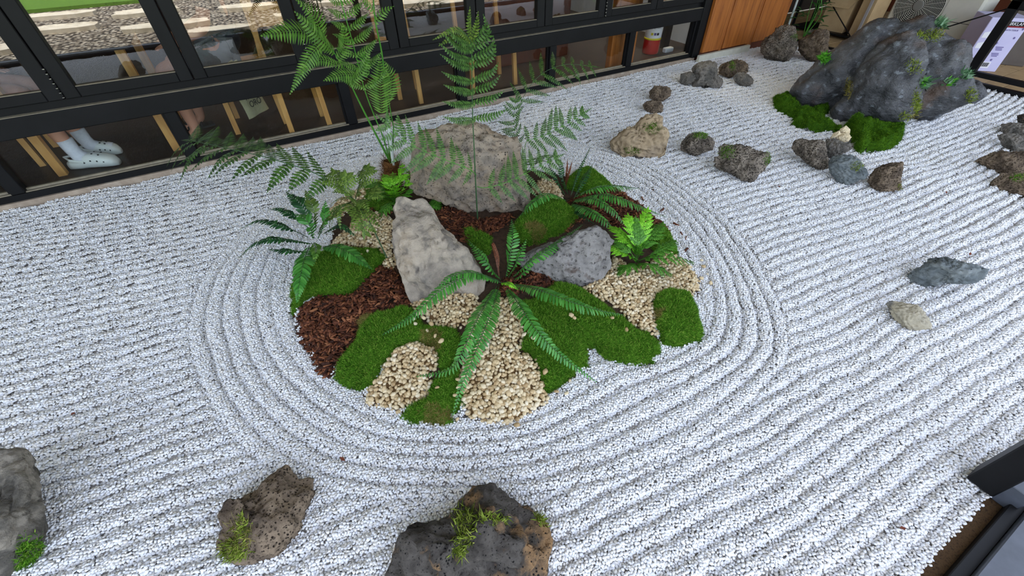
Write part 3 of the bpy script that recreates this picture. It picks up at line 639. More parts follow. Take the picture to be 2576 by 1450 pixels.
mv, mf = grid_patch([tuple(p) for p in ISLW], lambda x, y, d: np.maximum(z_island(x, y), -.012) + .004 * noise2(x, y, 12, 2, 4), .012, .012)
isl = obj_np('soil_mound', mv, mf, MATS['soil']); tag(isl, 'low mound of dark soil under the planted island', 'mound', kind='structure')

C4 = ((700, 400), 2.1317); C5 = ((1200, 350), 1.9862)
def wpoly(px, z=.05): return [tuple(G(x, y, z)[:2]) for x, y in px]
def ragged(poly, amp, seed):
    out = []; n = len(poly)
    for k in range(n):
        a, b = np.array(poly[k]), np.array(poly[(k + 1) % n]); m = max(2, int(np.linalg.norm(b - a) / .012))
        for t in np.arange(m) / m:
            p = a + (b - a) * t; nn = np.array([-(b - a)[1], (b - a)[0]]) / (np.linalg.norm(b - a) + 1e-9)
            out.append(p + nn * amp * (perlin(np.array([[p[0] * 28, p[1] * 28, seed]]))[0] + .6 * perlin(np.array([[p[0] * 70, p[1] * 70, seed + 5]]))[0]))
    return [tuple(p) for p in out]
MOSS_SURF = []; PATCHES = []
def moss(px, label, thick=.035, dens=230000, seed=0, dark=False, zz=.045, base=None, flen=.011, lump=.008, dry=None, group=None):
    poly = ragged(wpoly(px, zz), .012, seed * 1.3)
    bz = base or z_island; PATCHES.append(poly)
    def zf(x, y, d): return bz(x, y) + thick * sstep((d + .006) / .045) ** .7 + lump * noise2(x, y, 9, 3, seed) + .4 * lump * noise2(x, y, 30, 2, seed + 3) - .006
    v, f = grid_patch(poly, zf, .008, .004)
    rs = _rs(300 + seed)
    o = obj_np('moss_patch', v, f, MATS['moss_dark' if dark else 'moss']); tag(o, label, 'moss', group)
    area = abs(sum(poly[k][0] * poly[(k + 1) % len(poly)][1] - poly[(k + 1) % len(poly)][0] * poly[k][1] for k in range(len(poly)))) / 2
    p, n = on_faces(v, f, int(area * dens), rs)
    sel = np.ones(len(p), bool)
    if dry:
        dm = np.zeros(len(p), bool)
        for (dx, dy, dr) in dry:
            w = G(dx, dy, zz); dm |= np.hypot(p[:, 0] - w[0], p[:, 1] - w[1]) < dr * (1 + .5 * perlin(p * 40))
        bv, bf = blades(p[dm], n[dm], flen * 1.5, .0011, rs, 1.1); q = obj_np('dry_moss', bv, bf, MATS['moss_dry_fibre'], o, False); q['kind'] = 'stuff'; q['label'] = 'dry straw coloured moss'
        sel = ~dm
    bv, bf = blades(p[sel], n[sel], flen, .0015, rs, .75)
    q = obj_np('moss_fibre', bv, bf, MATS['moss_dark_fibre' if dark else 'moss_fibre'], o, False); q['kind'] = 'stuff'
    MOSS_SURF.append((v, f)); return o
moss(A(*C4, [(75, 540), (130, 515), (200, 500), (280, 480), (440, 488), (560, 500), (592, 560), (545, 592), (492, 642), (440, 692), (380, 738), (290, 728), (180, 724), (130, 748), (100, 775), (62, 812), (44, 780), (50, 700), (68, 630)]), 'green moss patch under the dark sword fern', seed=1)
moss(A(*C4, [(430, 860), (530, 828), (640, 806), (700, 806), (760, 860), (800, 915), (870, 925), (960, 930), (985, 980), (955, 1060), (905, 1150), (850, 1130), (860, 1060), (830, 1020), (760, 1005), (700, 1005), (620, 1045), (560, 1100), (535, 1150), (490, 1205), (370, 1200), (268, 1135), (310, 1070), (370, 1010), (410, 960)]), 'long green moss patch wrapped around the round pebble patch', seed=2, dry=[(910, 800, .055), (1085, 870, .05)])
moss(A(*C4, [(640, 1350), (700, 1290), (780, 1250), (830, 1180), (900, 1130), (960, 1090), (1010, 1180), (1042, 1220), (1010, 1300), (930, 1340), (950, 1380), (880, 1395), (800, 1390), (700, 1398)]), 'green moss patch at the edge between two tan pebble patches', seed=3, dry=[(1090, 1045, .05), (1060, 985, .03)])
moss(A(*C5, [(180, 860), (250, 830), (320, 800), (400, 735), (500, 765), (560, 790), (620, 830), (690, 870), (760, 920), (860, 958), (920, 990), (942, 1040), (900, 1085), (800, 1102), (720, 1090), (650, 1060), (600, 1010), (550, 1010), (560, 1060), (560, 1110), (520, 1130), (470, 1160), (430, 1195), (360, 1237), (330, 1210), (310, 1130), (280, 1090), (210, 1060), (230, 980), (240, 910)]), 'broad green moss patch under the spreading sword fern fronds', seed=4)
moss(A(*C5, [(890, 780), (950, 742), (1030, 755), (1070, 770), (1112, 830), (1137, 900), (1132, 980), (1060, 1002), (980, 1012), (935, 1010), (910, 950), (890, 880), (880, 830)]), 'plump round moss cushion at the edge of the tan pebbles', seed=5, thick=.06, dry=[(1652, 795, .03)])
moss(A(*C5, [(440, 215), (490, 165), (560, 140), (610, 165), (655, 205), (690, 240), (640, 262), (560, 275), (480, 262), (440, 250)]), 'green moss patch behind the back sword fern', seed=6, thick=.06)
moss(A(*C5, [(205, 440), (280, 370), (360, 345), (440, 358), (505, 412), (470, 452), (420, 492), (330, 542), (250, 565), (200, 545), (185, 490)]), 'domed moss cushion between the grey rock and the tan block', seed=7, thick=.075, dry=[(1345, 612, .05)])
moss(A(*C5, [(850, 430), (930, 425), (978, 462), (1002, 510), (1012, 565), (950, 552), (900, 562), (850, 510)]), 'green moss patch behind the lime green fern', seed=8, thick=.05)
moss([(905, 470), (940, 452), (985, 445), (1000, 480), (985, 520), (950, 545), (925, 520)], 'small moss patch at the foot of the fibrous fern trunk', seed=9)
moss([(1150, 585), (1200, 590), (1240, 610), (1235, 660), (1205, 650), (1170, 620)], 'small moss patch between the pale stone and the sword fern', seed=10)

PEB = [A(*C4, p) for p in (
 [(725, 805), (790, 770), (850, 755), (930, 725), (1000, 745), (1060, 770), (1090, 840), (1060, 905), (980, 928), (880, 918), (815, 882), (750, 862)],
 [(590, 1060), (620, 1030), (700, 1000), (760, 1000), (830, 1030), (862, 1070), (840, 1130), (805, 1200), (785, 1260), (720, 1290), (640, 1325), (560, 1300), (458, 1282), (480, 1210), (540, 1150)],
 [(285, 445), (330, 410), (430, 330), (500, 295), (560, 305), (628, 350), (622, 430), (612, 520), (638, 580), (620, 615), (578, 605), (580, 540), (540, 498), (440, 490), (350, 470)],
 [(236, 290), (330, 200), (400, 160), (470, 150), (560, 95), (592, 110), (575, 150), (480, 210), (400, 250), (330, 300), (270, 310)])] + [A(*C5, p) for p in (
 [(60, 862), (130, 828), (190, 828), (245, 900), (232, 1000), (202, 1080), (292, 1098), (312, 1160), (355, 1240), (330, 1292), (250, 1345), (160, 1392), (60, 1392), (0, 1372), (-70, 1335), (-115, 1240), (-60, 1120), (-50, 1000), (0, 900)],
 [(530, 780), (570, 735), (640, 700), (672, 600), (720, 635), (800, 655), (900, 600), (950, 548), (1010, 570), (1080, 620), (1118, 680), (1103, 735), (1030, 762), (960, 750), (890, 785), (882, 850), (905, 950), (830, 955), (760, 905), (690, 855), (620, 815)],
 [(268, 265), (330, 200), (390, 215), (405, 260), (425, 320), (380, 352), (330, 345), (300, 290)])]
PEB_NAME = ['under the bending sword fern frond', 'ringed by the long moss patch', 'behind the pale standing stone', 'behind the olive fern', 'reaching the gravel between the fern tips', 'around the lime green fern', 'beside the back sword fern']
rs = _rs(77); allp = []
for k, px in enumerate(PEB):
    poly = ragged(wpoly(px, .04), .014, 60 + k); PATCHES.append(poly)
    v, f = grid_patch(poly, lambda x, y, d: z_island(x, y) + .014 * sstep((d + .004) / .03) - .004, .015, .002)
    o = obj_np('pebble_bed', v, f, MATS['tan_bed'], isl)
    P = np.array(poly); x0, y0 = P.min(0); x1, y1 = P.max(0); s = .0148
    for lay in (0, 1):
        gx, gy = np.meshgrid(np.arange(x0, x1, s), np.arange(y0, y1, s * .866)); gx = gx + (np.arange(gx.shape[0]) % 2)[:, None] * s / 2 + lay * .4 * s
        gx = (gx + rs.randn(*gx.shape) * .0035).ravel(); gy = (gy + rs.randn(*gy.shape) * .0035).ravel()
        d = polydist(gx, gy, poly) * np.where(inpoly(gx, gy, poly), 1, -1)
        m = d > (-.006 if lay == 0 else .004)
        if lay == 1: m &= rs.rand(len(gx)) < .45
        for x, y, dd in zip(gx[m], gy[m], d[m]):
            allp.append((x, y, float(z_island(np.array(x), np.array(y))) + .014 * float(sstep((dd + .004) / .03)) + .003 + lay * .007 + rs.rand() * .002, k))
# strays on moss and gravel
for (x, y) in [(1050, 790), (1066, 800), (1040, 803), (1085, 815), (1075, 832), (1095, 845), (1110, 858), (1045, 815), (1150, 955), (1165, 945), (1152, 975), (1145, 995), (1168, 960), (1400, 985), (1425, 990), (1433, 958), (1445, 800), (1437, 793), (1540, 800), (1575, 830), (1640, 840), (1715, 790), (1700, 800), (1765, 655), (1770, 670), (1780, 690), (1765, 700), (1788, 712), (1330, 835), (1342, 850), (1318, 842), (1100, 975), (950, 1000), (910, 640), (925, 632), (1372, 935), (1150, 1055), (1300, 1070), (1460, 912)]:
    w = G(x, y, .03); zi = float(z_island(np.array(w[0]), np.array(w[1]))); w = G(x, y, max(zi, 0) + .03 if zi > .01 else .008); allp.append((w[0], w[1], w[2], 9))
allp = np.array(allp)
pxp = PX(allp[:, :3]); dist = np.linalg.norm(allp[:, :3] - CAM, axis=1)
vis = np.ones(len(allp), bool)
for px in ([(615 / 2.1317 + 700, 500), (1105 / 2.1317 + 700, 500), (1105 / 2.1317 + 700, 765), (1030, 770)],): vis &= ~inpoly(pxp[:, 0], pxp[:, 1], px)
order = np.argsort(dist + 5 * (~vis) - 3 * (allp[:, 3] == 9))
single, rest = order[:300], order[300:]
pv = []
for k in range(6):
    v, f = ICO[2]; vv = v * (1 + .10 * rs.randn(len(v), 1)); pv.append((vv * np.array([.0098, .0080, .0058]), f))
pme = []
for v, f in pv:
    me = mesh_np('pebble', v, f); me.materials.append(MATS['tan_pebble']); pme.append(me)
def rotm(rs): return np.array(Matrix.Rotation(rs.rand() * 6.28, 3, 'Z') @ Matrix.Rotation(rs.randn() * .5, 3, 'X') @ Matrix.Rotation(rs.randn() * .4, 3, 'Y'))
def pebble_at(k):
    r = rotm(rs); s = .8 + .5 * rs.rand(); return r, s
for k in single:
    r, s = pebble_at(k); o = bpy.data.objects.new('pebble', pme[rs.randint(6)]); COL.objects.link(o)
    M4 = Matrix([list(map(float, q)) for q in r]).to_4x4(); o.matrix_world = Matrix.Translation([float(q) for q in allp[k, :3]]) @ M4 @ Matrix.Scale(s, 4)
    if allp[k, 3] == 9: tag(o, 'loose cream pebble strayed from the tan pebble patches', 'pebble', 'stray pebbles')
    else: tag(o, 'cream pebble in the tan patch ' + PEB_NAME[int(allp[k, 3])], 'pebble', 'pebbles ' + PEB_NAME[int(allp[k, 3])])
sv, sf_ = ICO[2] if False else _ico(1); V, F = [], []
shp = [sv * (1 + .12 * rs.randn(len(sv), 1)) * np.array([.0100, .0082, .0060]) for _ in range(6)]
for k in rest:
    r, s = pebble_at(k); F.append(sf_ + len(V) * len(sv)); V.append(shp[rs.randint(6)] * s @ r.T + allp[k, :3])
o = obj_np('tan_pebbles', np.concatenate(V), np.concatenate(F), MATS['tan_pebbles']); tag(o, 'remaining small tan pebbles filling the island patches', 'pebbles', kind='stuff')

BARK = [A(*C4, [(98, 775), (180, 728), (290, 725), (380, 735), (450, 690), (500, 640), (550, 588), (600, 605), (650, 635), (692, 720), (718, 795), (640, 805), (540, 832), (450, 855), (422, 920), (412, 970), (370, 1003), (330, 1053), (300, 1083), (268, 1135), (208, 1118), (180, 1040), (130, 982), (98, 950), (98, 880), (84, 820)]),
 A(*C5, [(440, 330), (520, 280), (640, 222), (700, 222), (800, 288), (900, 368), (962, 408), (972, 462), (920, 442), (830, 422), (700, 442), (620, 422), (545, 402), (500, 432), (440, 482), (420, 400)]),
 A(*C4, [(845, 290), (920, 262), (985, 288), (1040, 338), (1090, 350), (1150, 338), (1230, 308), (1260, 330), (1190, 395), (1120, 445), (1050, 480), (990, 468), (920, 405), (870, 355)]),
 A(*C5, [(180, 685), (230, 645), (290, 665), (360, 698), (435, 728), (340, 765), (250, 785), (150, 815), (100, 800), (140, 720)]),
 A(*C4, [(480, 260), (540, 250), (600, 290), (560, 310), (500, 300)])]
BN = ['in front of the dark sword fern', 'under the back sword fern fronds', 'between the pale stone and the tan block', 'at the heart of the spreading sword fern', 'behind the pebble patch']
chips = []
for k, px in enumerate(BARK):
    poly = ragged(wpoly(px, .05), .016, 80 + k); PATCHES.append(poly); P = np.array(poly); x0, y0 = P.min(0); x1, y1 = P.max(0)
    area = abs(sum(poly[i][0] * poly[(i + 1) % len(poly)][1] - poly[(i + 1) % len(poly)][0] * poly[i][1] for i in range(len(poly)))) / 2
    n = int(area * 14000); c = 0
    gx = x0 + (x1 - x0) * rs.rand(n * 4); gy = y0 + (y1 - y0) * rs.rand(n * 4)
    m = inpoly(gx, gy, poly); gx, gy = gx[m][:n], gy[m][:n]
    d = polydist(gx, gy, poly)
    for x, y, dd in zip(gx, gy, d): chips.append((x, y, float(z_island(np.array(x), np.array(y))) + .022 * float(sstep(dd / .04)) * (.3 + .7 * rs.rand()) + .004, k))
for (x, y) in [(1620, 505), (1665, 530), (1700, 565), (1715, 590), (1725, 600), (1640, 480), (1725, 630), (1615, 498), (1560, 470)]:
    w = G(x, y, .004); chips.append((w[0], w[1], .006, 9))
chips = np.array(chips); dist = np.linalg.norm(chips[:, :3] - CAM, axis=1)
hz = chips[:, 2] - z_island(chips[:, 0], chips[:, 1])
order = np.argsort(dist + 6 * (hz < .015) * (chips[:, 3] < 9) - 3 * (chips[:, 3] == 9) + 3 * (chips[:, 3] == 3))
cv = np.array([(-1, -.7, -1), (1, -.5, -1), (.8, .8, -1), (-.9, .6, -1), (-.9, -.6, 1), (.95, -.6, 1), (.7, .6, 1), (-.8, .7, 1)], float); cf = np.array([(0, 3, 2, 1), (4, 5, 6, 7), (0, 1, 5, 4), (1, 2, 6, 5), (2, 3, 7, 6), (3, 0, 4, 7)])
cm = []
for k in range(6):
    v = cv * (1 + .18 * rs.randn(8, 3)) * np.array([.0125, .0048, .0018]) * np.array([.7 + .7 * rs.rand(), .7 + .8 * rs.rand(), 1]); me = mesh_np('bark_chip', v, cf, False); me.materials.append(MATS['bark_one']); cm.append((v, me))
for k in order[:300]:
    r = rotm(rs); s = .8 + .5 * rs.rand(); o = bpy.data.objects.new('bark_chip', cm[rs.randint(6)][1]); COL.objects.link(o)
    o.matrix_world = Matrix.Translation([float(q) for q in chips[k, :3]]) @ Matrix([list(map(float, q)) for q in r]).to_4x4() @ Matrix.Scale(s, 4)
    if chips[k, 3] == 9: tag(o, 'loose bark chip dropped on the white gravel', 'bark chip', 'stray bark chips')
    else: tag(o, 'red brown bark chip in the mulch ' + BN[int(chips[k, 3])], 'bark chip', 'bark chips ' + BN[int(chips[k, 3])])
V, F = [], []
for k in order[300:]:
    r = rotm(rs); s = .8 + .5 * rs.rand(); F.append(cf + len(V) * 8); V.append(cm[rs.randint(6)][0] * s @ r.T + chips[k, :3])
o = obj_np('bark_mulch', np.concatenate(V), np.concatenate(F), MATS['bark'], None, False); tag(o, 'remaining red brown bark mulch on the island', 'mulch', kind='stuff')

# tufts of moss or sprigs growing on a rock, seen at a photo position
def moss_on(o, spots, mat='moss_fibre', flen=.010, width=.0014, dens=1.0, name='moss_tuft', spread=.8, seed=0):
    me = o.data; n = len(me.vertices); v = np.empty(n * 3, np.float32); me.vertices.foreach_get('co', v); v = v.reshape(-1, 3).astype(float) + np.array(o.location)
    f = np.array([p.vertices[:] for p in me.polygons]); f = f[:, :3]
    nn = np.cross(v[f[:, 1]] - v[f[:, 0]], v[f[:, 2]] - v[f[:, 0]]); c = v[f].mean(1); ar = np.linalg.norm(nn, axis=1) + 1e-15; nn /= ar[:, None]
    q = PX(c); front = ((CAM - c) * nn).sum(1) > 0; rs = _rs(900 + seed)
    for (x, y, rx, ry, cnt) in spots:
        dd = np.hypot((q[:, 0] - x) / rx, (q[:, 1] - y) / ry); w = ar * front * np.exp(-(dd / .75) ** 4) * (c[:, 2] > -.01)
        w = w * (1 + .8 * perlin(c * 60)).clip(.05)
        if w.sum() <= 1e-12: continue
        k = rs.choice(len(f), int(cnt * dens), p=w / w.sum()); u = rs.rand(len(k), 2); m = u.sum(1) > 1; u[m] = 1 - u[m]
        a, b, e = v[f[k, 0]], v[f[k, 1]], v[f[k, 2]]; p = a + (b - a) * u[:, :1] + (e - a) * u[:, 1:]
        bv, bf = blades(p, nn[k] * .8 + np.array([0, 0, .4]), flen, width, rs, spread)
        t = obj_np(name, bv - np.array(o.location), bf, MATS[mat], o, False); t['kind'] = 'stuff'
# ================================================================ ferns
def leafmat(name, cols, rough=.45, spec=.4):
    nmat(name, [cols[0]], rough=rough, spec=spec, extra=island_ramp(cols))
    b = MATS[name].node_tree.nodes['Principled BSDF']
    # a little light passes through the blades
    t = MATS[name].node_tree; tr = t.nodes.new('ShaderNodeBsdfTranslucent'); mx = t.nodes.new('ShaderNodeMixShader'); mx.inputs[0].default_value = .2
    out = [n for n in t.nodes if n.type == 'OUTPUT_MATERIAL'][0]
    src = b.inputs['Base Color'].links[0].from_socket; t.links.new(src, tr.inputs['Color'])
    t.links.new(b.outputs[0], mx.inputs[1]); t.links.new(tr.outputs[0], mx.inputs[2]); t.links.new(mx.outputs[0], out.inputs['Surface'])
leafmat('frond_green', [(50, 112, 38), (70, 138, 50), (94, 162, 70)], rough=.38, spec=.5)
leafmat('frond_dark', [(22, 62, 32), (36, 84, 42), (56, 108, 52)])
leafmat('frond_fresh', [(70, 112, 38), (88, 132, 46), (110, 152, 62)])
leafmat('frond_sage', [(52, 86, 34), (70, 108, 44), (92, 130, 58)])
leafmat('frond_deep', [(40, 70, 26), (58, 94, 36), (80, 116, 46)])
leafmat('frond_olive', [(70, 96, 36), (94, 122, 46), (118, 142, 60)])
leafmat('frond_lime', [(96, 166, 28), (122, 194, 40), (146, 212, 62)])
leafmat('frond_midlime', [(58, 110, 30), (78, 136, 40), (96, 152, 54)])
leafmat('frond_brown', [(96, 50, 34), (124, 70, 48), (148, 92, 64)])
nmat('stem_green', [(62, 124, 40), (84, 148, 54)], 20, rough=.4)
nmat('stem_dark', [(46, 74, 44), (66, 96, 60)], 20, rough=.5)
nmat('stem_brown', [(84, 56, 36), (110, 76, 50)], 20, rough=.6)
nmat('fibre', [(70, 42, 20)], rough=.9, extra=island_ramp([(52, 30, 14), (84, 52, 24), (120, 80, 40), (142, 104, 60)]))
nmat('white_pipe', [(206, 214, 206)], rough=.4)

def spline(pts, n):
    P = np.array(pts, float)
    if len(P) == 2: return P[0] + (P[1] - P[0]) * np.linspace(0, 1, n)[:, None]
    E_ = np.concatenate([[2 * P[0] - P[1]], P, [2 * P[-1] - P[-2]]]); out = []
    for t in np.linspace(0, len(P) - 1 - 1e-6, n):
        k = int(t); u = t - k; a, b, c, d = E_[k:k + 4]
        out.append(.5 * (2 * b + (c - a) * u + (2 * a - 5 * b + 4 * c - d) * u * u + (3 * b - a - 3 * c + d) * u ** 3))
    out = np.array(out)
    # even spacing
    s = np.concatenate([[0], np.cumsum(np.linalg.norm(np.diff(out, axis=0), axis=1))]); q = np.linspace(0, s[-1], n)
    return np.stack([np.interp(q, s, out[:, k]) for k in range(3)], 1)
def frames(path, up):
    T = np.gradient(path, axis=0); T /= np.linalg.norm(T, axis=1)[:, None] + 1e-12
    U = np.array(up, float)[None, :] - T * (T @ np.array(up, float))[:, None]; U /= np.linalg.norm(U, axis=1)[:, None] + 1e-9
    return T, U, np.cross(T, U)
class LB:
    def __init__(s): s.V = []; s.F = []; s.n = 0
    def add(s, v, f): s.V.append(v); s.F.append(np.asarray(f) + s.n); s.n += len(v)
    def build(s, name, mat, parent, org): return obj_np(name, np.concatenate(s.V) - org, np.concatenate(s.F), MATS[mat], parent, False)
def leaflet(base, d, side, nrm, L, w, droop, fold=.25, shape=0):
    """folded blade: 9 points, 10 triangles; shape 0 oblong, 1 taper, 2 lobed"""
    st = [(.0, .35), (.30, 1.0), (.65, .92 if shape == 0 else .62), (.88, .6 if shape == 0 else .3), (1.0, 0)]
    v = []
    for t, ww in st[:-1]:
        c = base + d * (L * t) - nrm * (droop * L * t * t)
        v += [c - side * (w * .5 * ww) + nrm * (fold * w * .5 * ww), c, c + side * (w * .5 * ww) + nrm * (fold * w * .5 * ww)]
    v.append(base + d * L - nrm * (droop * L))
    f = []
    for k in range(3):
        a = k * 3; f += [(a, a + 1, a + 4), (a, a + 4, a + 3), (a + 1, a + 2, a + 5), (a + 1, a + 5, a + 4)]
    f += [(9, 10, 12), (10, 11, 12)]
    return np.array(v), np.array(f)
def tube_np(path, r0, r1, n=5):
    T, U, S = frames(path, (.13, .21, .97)); m = len(path); a = np.arange(n) * 2 * np.pi / n; r = np.linspace(r0, r1, m)[:, None, None]
    v = path[:, None, :] + r * (np.cos(a)[None, :, None] * U[:, None, :] + np.sin(a)[None, :, None] * S[:, None, :]); v = v.reshape(-1, 3); f = []
    for i in range(m - 1):
        for k in range(n):
            p, q = i * n + k, i * n + (k + 1) % n; f += [(p, q, q + n), (p, q + n, p + n)]
    return v, np.array(f)
def frond_simple(plant, pts, mat, L=.045, sp=.010, w=.011, t0=.06, ang=.35, droop=.25, up=(0, 0, 1), rs=None, name='frond', prof=None, stem='stem_dark', shape=0, rad=.0022):
    """one frond with plain leaflets on both sides of its rib"""
    rs = rs or _rs(1); path = spline(pts, 60); ln = np.linalg.norm(np.diff(path, axis=0), axis=1).sum(); n = max(8, int(ln / sp)); path = spline(pts, n)
    T, U, S = frames(path, up); lb = LB()
    for k in range(int(n * t0), n):
        t = k / (n - 1); pr = prof(t) if prof else (min(1, .35 + 2.2 * (t - t0)) * (1 - max(0, (t - .45) / .58) ** 1.7))
        l = L * max(.10, pr) * (.92 + .16 * rs.rand())
        for sg in (-1, 1):
            d = S[k] * sg * math.cos(ang + .5 * t) + T[k] * math.sin(ang + .5 * t) + rs.normal(size=3) * .06; d /= np.linalg.norm(d)
            sd = np.cross(U[k], d); v, f = leaflet(path[k] + T[k] * (sp * .4 if sg > 0 else 0), d, sd, U[k], l, w * (.6 + .4 * max(.1, pr)), droop + .1 * rs.rand(), shape=shape); lb.add(v, f)
    org = np.array(plant.location); fr_ = lb.build(name, mat, plant, org)
    v, f = tube_np(path, rad, rad * .4); obj_np('rib', v - org, f, MATS[stem], fr_)
    return fr_
def comb(path, T, U, S, L, w, sp, ang, droop, rs, lb, t0=.03, shape=1):
    n = len(path)
    for k in range(int(n * t0), n):
        t = k / (n - 1); pr = min(1, .55 + 1.6 * t) * (1 - max(0, (t - .35) / .68) ** 1.35); l = L * max(.07, pr)
        for sg in (-1, 1):
            d = S[k] * sg * math.cos(ang) + T[k] * math.sin(ang) + rs.normal(size=3) * .03; d /= np.linalg.norm(d)
            v, f = leaflet(path[k], d, np.cross(U[k], d), U[k], l, w, droop, .2, shape); lb.add(v, f)
def pinna(parent, org, pts, mat, L, sp=.0075, w=.006, ang=.35, droop=.15, up=(0, 0, 1), rs=None, name='pinna', rad=.0011, stem='stem_green'):
    path = spline(pts, 30); ln = np.linalg.norm(np.diff(path, axis=0), axis=1).sum(); n = max(8, int(ln / sp)); path = spline(pts, n)
    T, U, S = frames(path, up); lb = LB(); comb(path, T, U, S, L, w * 1.3, sp, ang, droop, rs, lb)
    v, f = tube_np(path, rad, rad * .4, 4); lb.add(v, f)
    return lb.build(name, mat, parent, org)
def frond_double(plant, pts, mat, LP=.16, nP=11, L=.018, sp=.0075, w=.006, t0=.18, ang=.5, droop=.2, up=(0, 0, 1), rs=None, rad=.003, stem='stem_green', name='frond', prof=None, curl=0.0, tip=True, sides=None):
    """one frond whose rib carries comb-like pinnae, each a piece of its own"""
    rs = rs or _rs(2); path = spline(pts, 80); org = np.array(plant.location)
    T, U, S = frames(path, up); v, f = tube_np(path, rad, rad * .35, 6); fr_ = obj_np(name, v - org, f, MATS[stem], plant)
    for k in range(nP):
        t = t0 + (1 - t0) * (k + .3) / nP; i = min(79, int(t * 79)); pr = prof(t) if prof else (min(1, .6 + 1.4 * (t - t0)) * (1 - max(0, (t - .5) / .62) ** 1.5))
        l = LP * max(.15, pr) * (.93 + .14 * rs.rand())
        for sg in (-1, 1):
            a0, dr0, lf = (ang, droop, 1.0) if sides is None else sides[0 if sg < 0 else 1]
            a = a0 + .25 * t + .08 * rs.randn(); d = S[i] * sg * math.cos(a) + T[i] * math.sin(a) + rs.normal(size=3) * .05; d /= np.linalg.norm(d)
            dr = dr0 * (1 + .3 * rs.randn())
            q = [path[i] + (d * (l * u) - U[i] * (dr * l * u * u) + T[i] * (curl * l * u * u)) * lf for u in (0, .33, .66, 1)]
            pinna(fr_, org, q, mat, L * (.7 + .3 * pr), sp, w, .3, .12, U[i], rs)
    if tip: pinna(fr_, org, [path[-8], path[-4], path[-1], path[-1] + T[-1] * LP * .25 - U[-1] * droop * LP * .1], mat, L * .5, sp, w, .4, .1, U[-1], rs)
    return fr_
def plant(name, base, label, cat='fern'):
    o = empty(name, base); tag(o, label, cat); return o
def Z(*q): return [G(x, y, z) for x, y, z in q]
def YP(*q): return [WY(x, y, Y) for x, y, Y in q]
r = _rs(41)
# ---- spreading sword fern at the heart of the island
sf1 = plant('sword_fern', G(1262, 714, .075), 'glossy green sword fern spreading long fronds over moss and pebbles')
b0 = (1262, 712, .09)
for pts, L in (([b0, (1190, 692, .19), (1110, 730, .21), (1035, 796, .14), (958, 845, .075)], .047), ([(1255, 706, .09), (1190, 686, .20), (1135, 696, .23), (1098, 726, .20)], .04),
               ([(1250, 720, .09), (1205, 795, .20), (1168, 875, .19), (1132, 930, .13), (1052, 947, .085)], .045), ([(1255, 722, .09), (1228, 805, .18), (1190, 900, .155), (1162, 970, .11), (1141, 1040, .05)], .045),
               ([(1272, 722, .09), (1308, 770, .18), (1350, 832, .18), (1412, 896, .12), (1496, 958, .05)], .045), ([(1282, 714, .09), (1350, 728, .18), (1425, 756, .20), (1500, 780, .17), (1566, 792, .11)], .047),
               ([(1272, 700, .09), (1282, 650, .20), (1290, 600, .28), (1287, 556, .30)], .04), ([(1278, 700, .09), (1302, 655, .21), (1322, 606, .26)], .032), ([(1285, 702, .09), (1330, 662, .20), (1392, 620, .23), (1462, 568, .22)], .036),
               ([(1252, 700, .09), (1224, 660, .20), (1180, 608, .23)], .035), ([(1258, 702, .09), (1236, 678, .16), (1208, 650, .19)], .028), ([(1290, 705, .09), (1315, 690, .15), (1345, 655, .18)], .02)):
    frond_simple(sf1, Z(*pts), 'frond_green', L=L * .92, sp=.0132, w=.0112, rs=r, droop=.3, ang=.22)
frond_simple(sf1, Z((1262, 712, .10), (1278, 712, .17), (1302, 728, .17)), 'frond_lime', L=.022, sp=.008, w=.010, rs=r)
frond_simple(sf1, Z((1256, 700, .09), (1250, 655, .17), (1240, 614, .22), (1252, 640, .20), (1256, 668, .18)), 'frond_brown', L=.008, sp=.004, w=.008, rs=r, name='dead_frond', stem='stem_brown')
# ---- the second sword fern behind
sf2 = plant('sword_fern', G(1432, 506, .05), 'dark green sword fern behind the domed moss cushion')
for pts, L in (([(1440, 500, .07), (1482, 478, .18), (1540, 468, .20), (1608, 474, .12)], .05), ([(1440, 505, .07), (1512, 490, .2), (1592, 512, .19), (1674, 546, .06)], .05), ([(1440, 508, .07), (1490, 500, .2), (1542, 530, .18), (1578, 572, .10)], .048),
               ([(1438, 512, .07), (1476, 526, .18), (1522, 556, .18), (1562, 592, .1)], .05), ([(1424, 505, .07), (1380, 488, .2), (1332, 518, .2), (1296, 556, .1)], .05), ([(1436, 492, .07), (1456, 432, .16), (1484, 372, .24)], .016),
               ([(1446, 495, .07), (1470, 450, .14), (1490, 414, .14)], .03), ([(1420, 490, .07), (1400, 450, .18), (1378, 414, .22)], .03), ([(1428, 488, .07), (1415, 445, .2), (1410, 400, .26)], .03), ([(1440, 512, .07), (1462, 540, .14), (1490, 560, .13)], .03)):
    frond_simple(sf2, Z(*pts), 'frond_dark' if L < .04 else 'frond_green', L=L * .92, sp=.0138, w=.0118, rs=r, droop=.35, ang=.22)
for a, b_ in (((1424, 470, .08), (1428, 400, .26)), ((1420, 472, .08), (1440, 405, .25))):
    frond_simple(sf2, Z(a, ((a[0] + b_[0]) / 2, (a[1] + b_[1]) / 2, .2), b_), 'frond_brown', L=.010, sp=.005, w=.008, rs=r, name='dead_frond', stem='stem_brown')
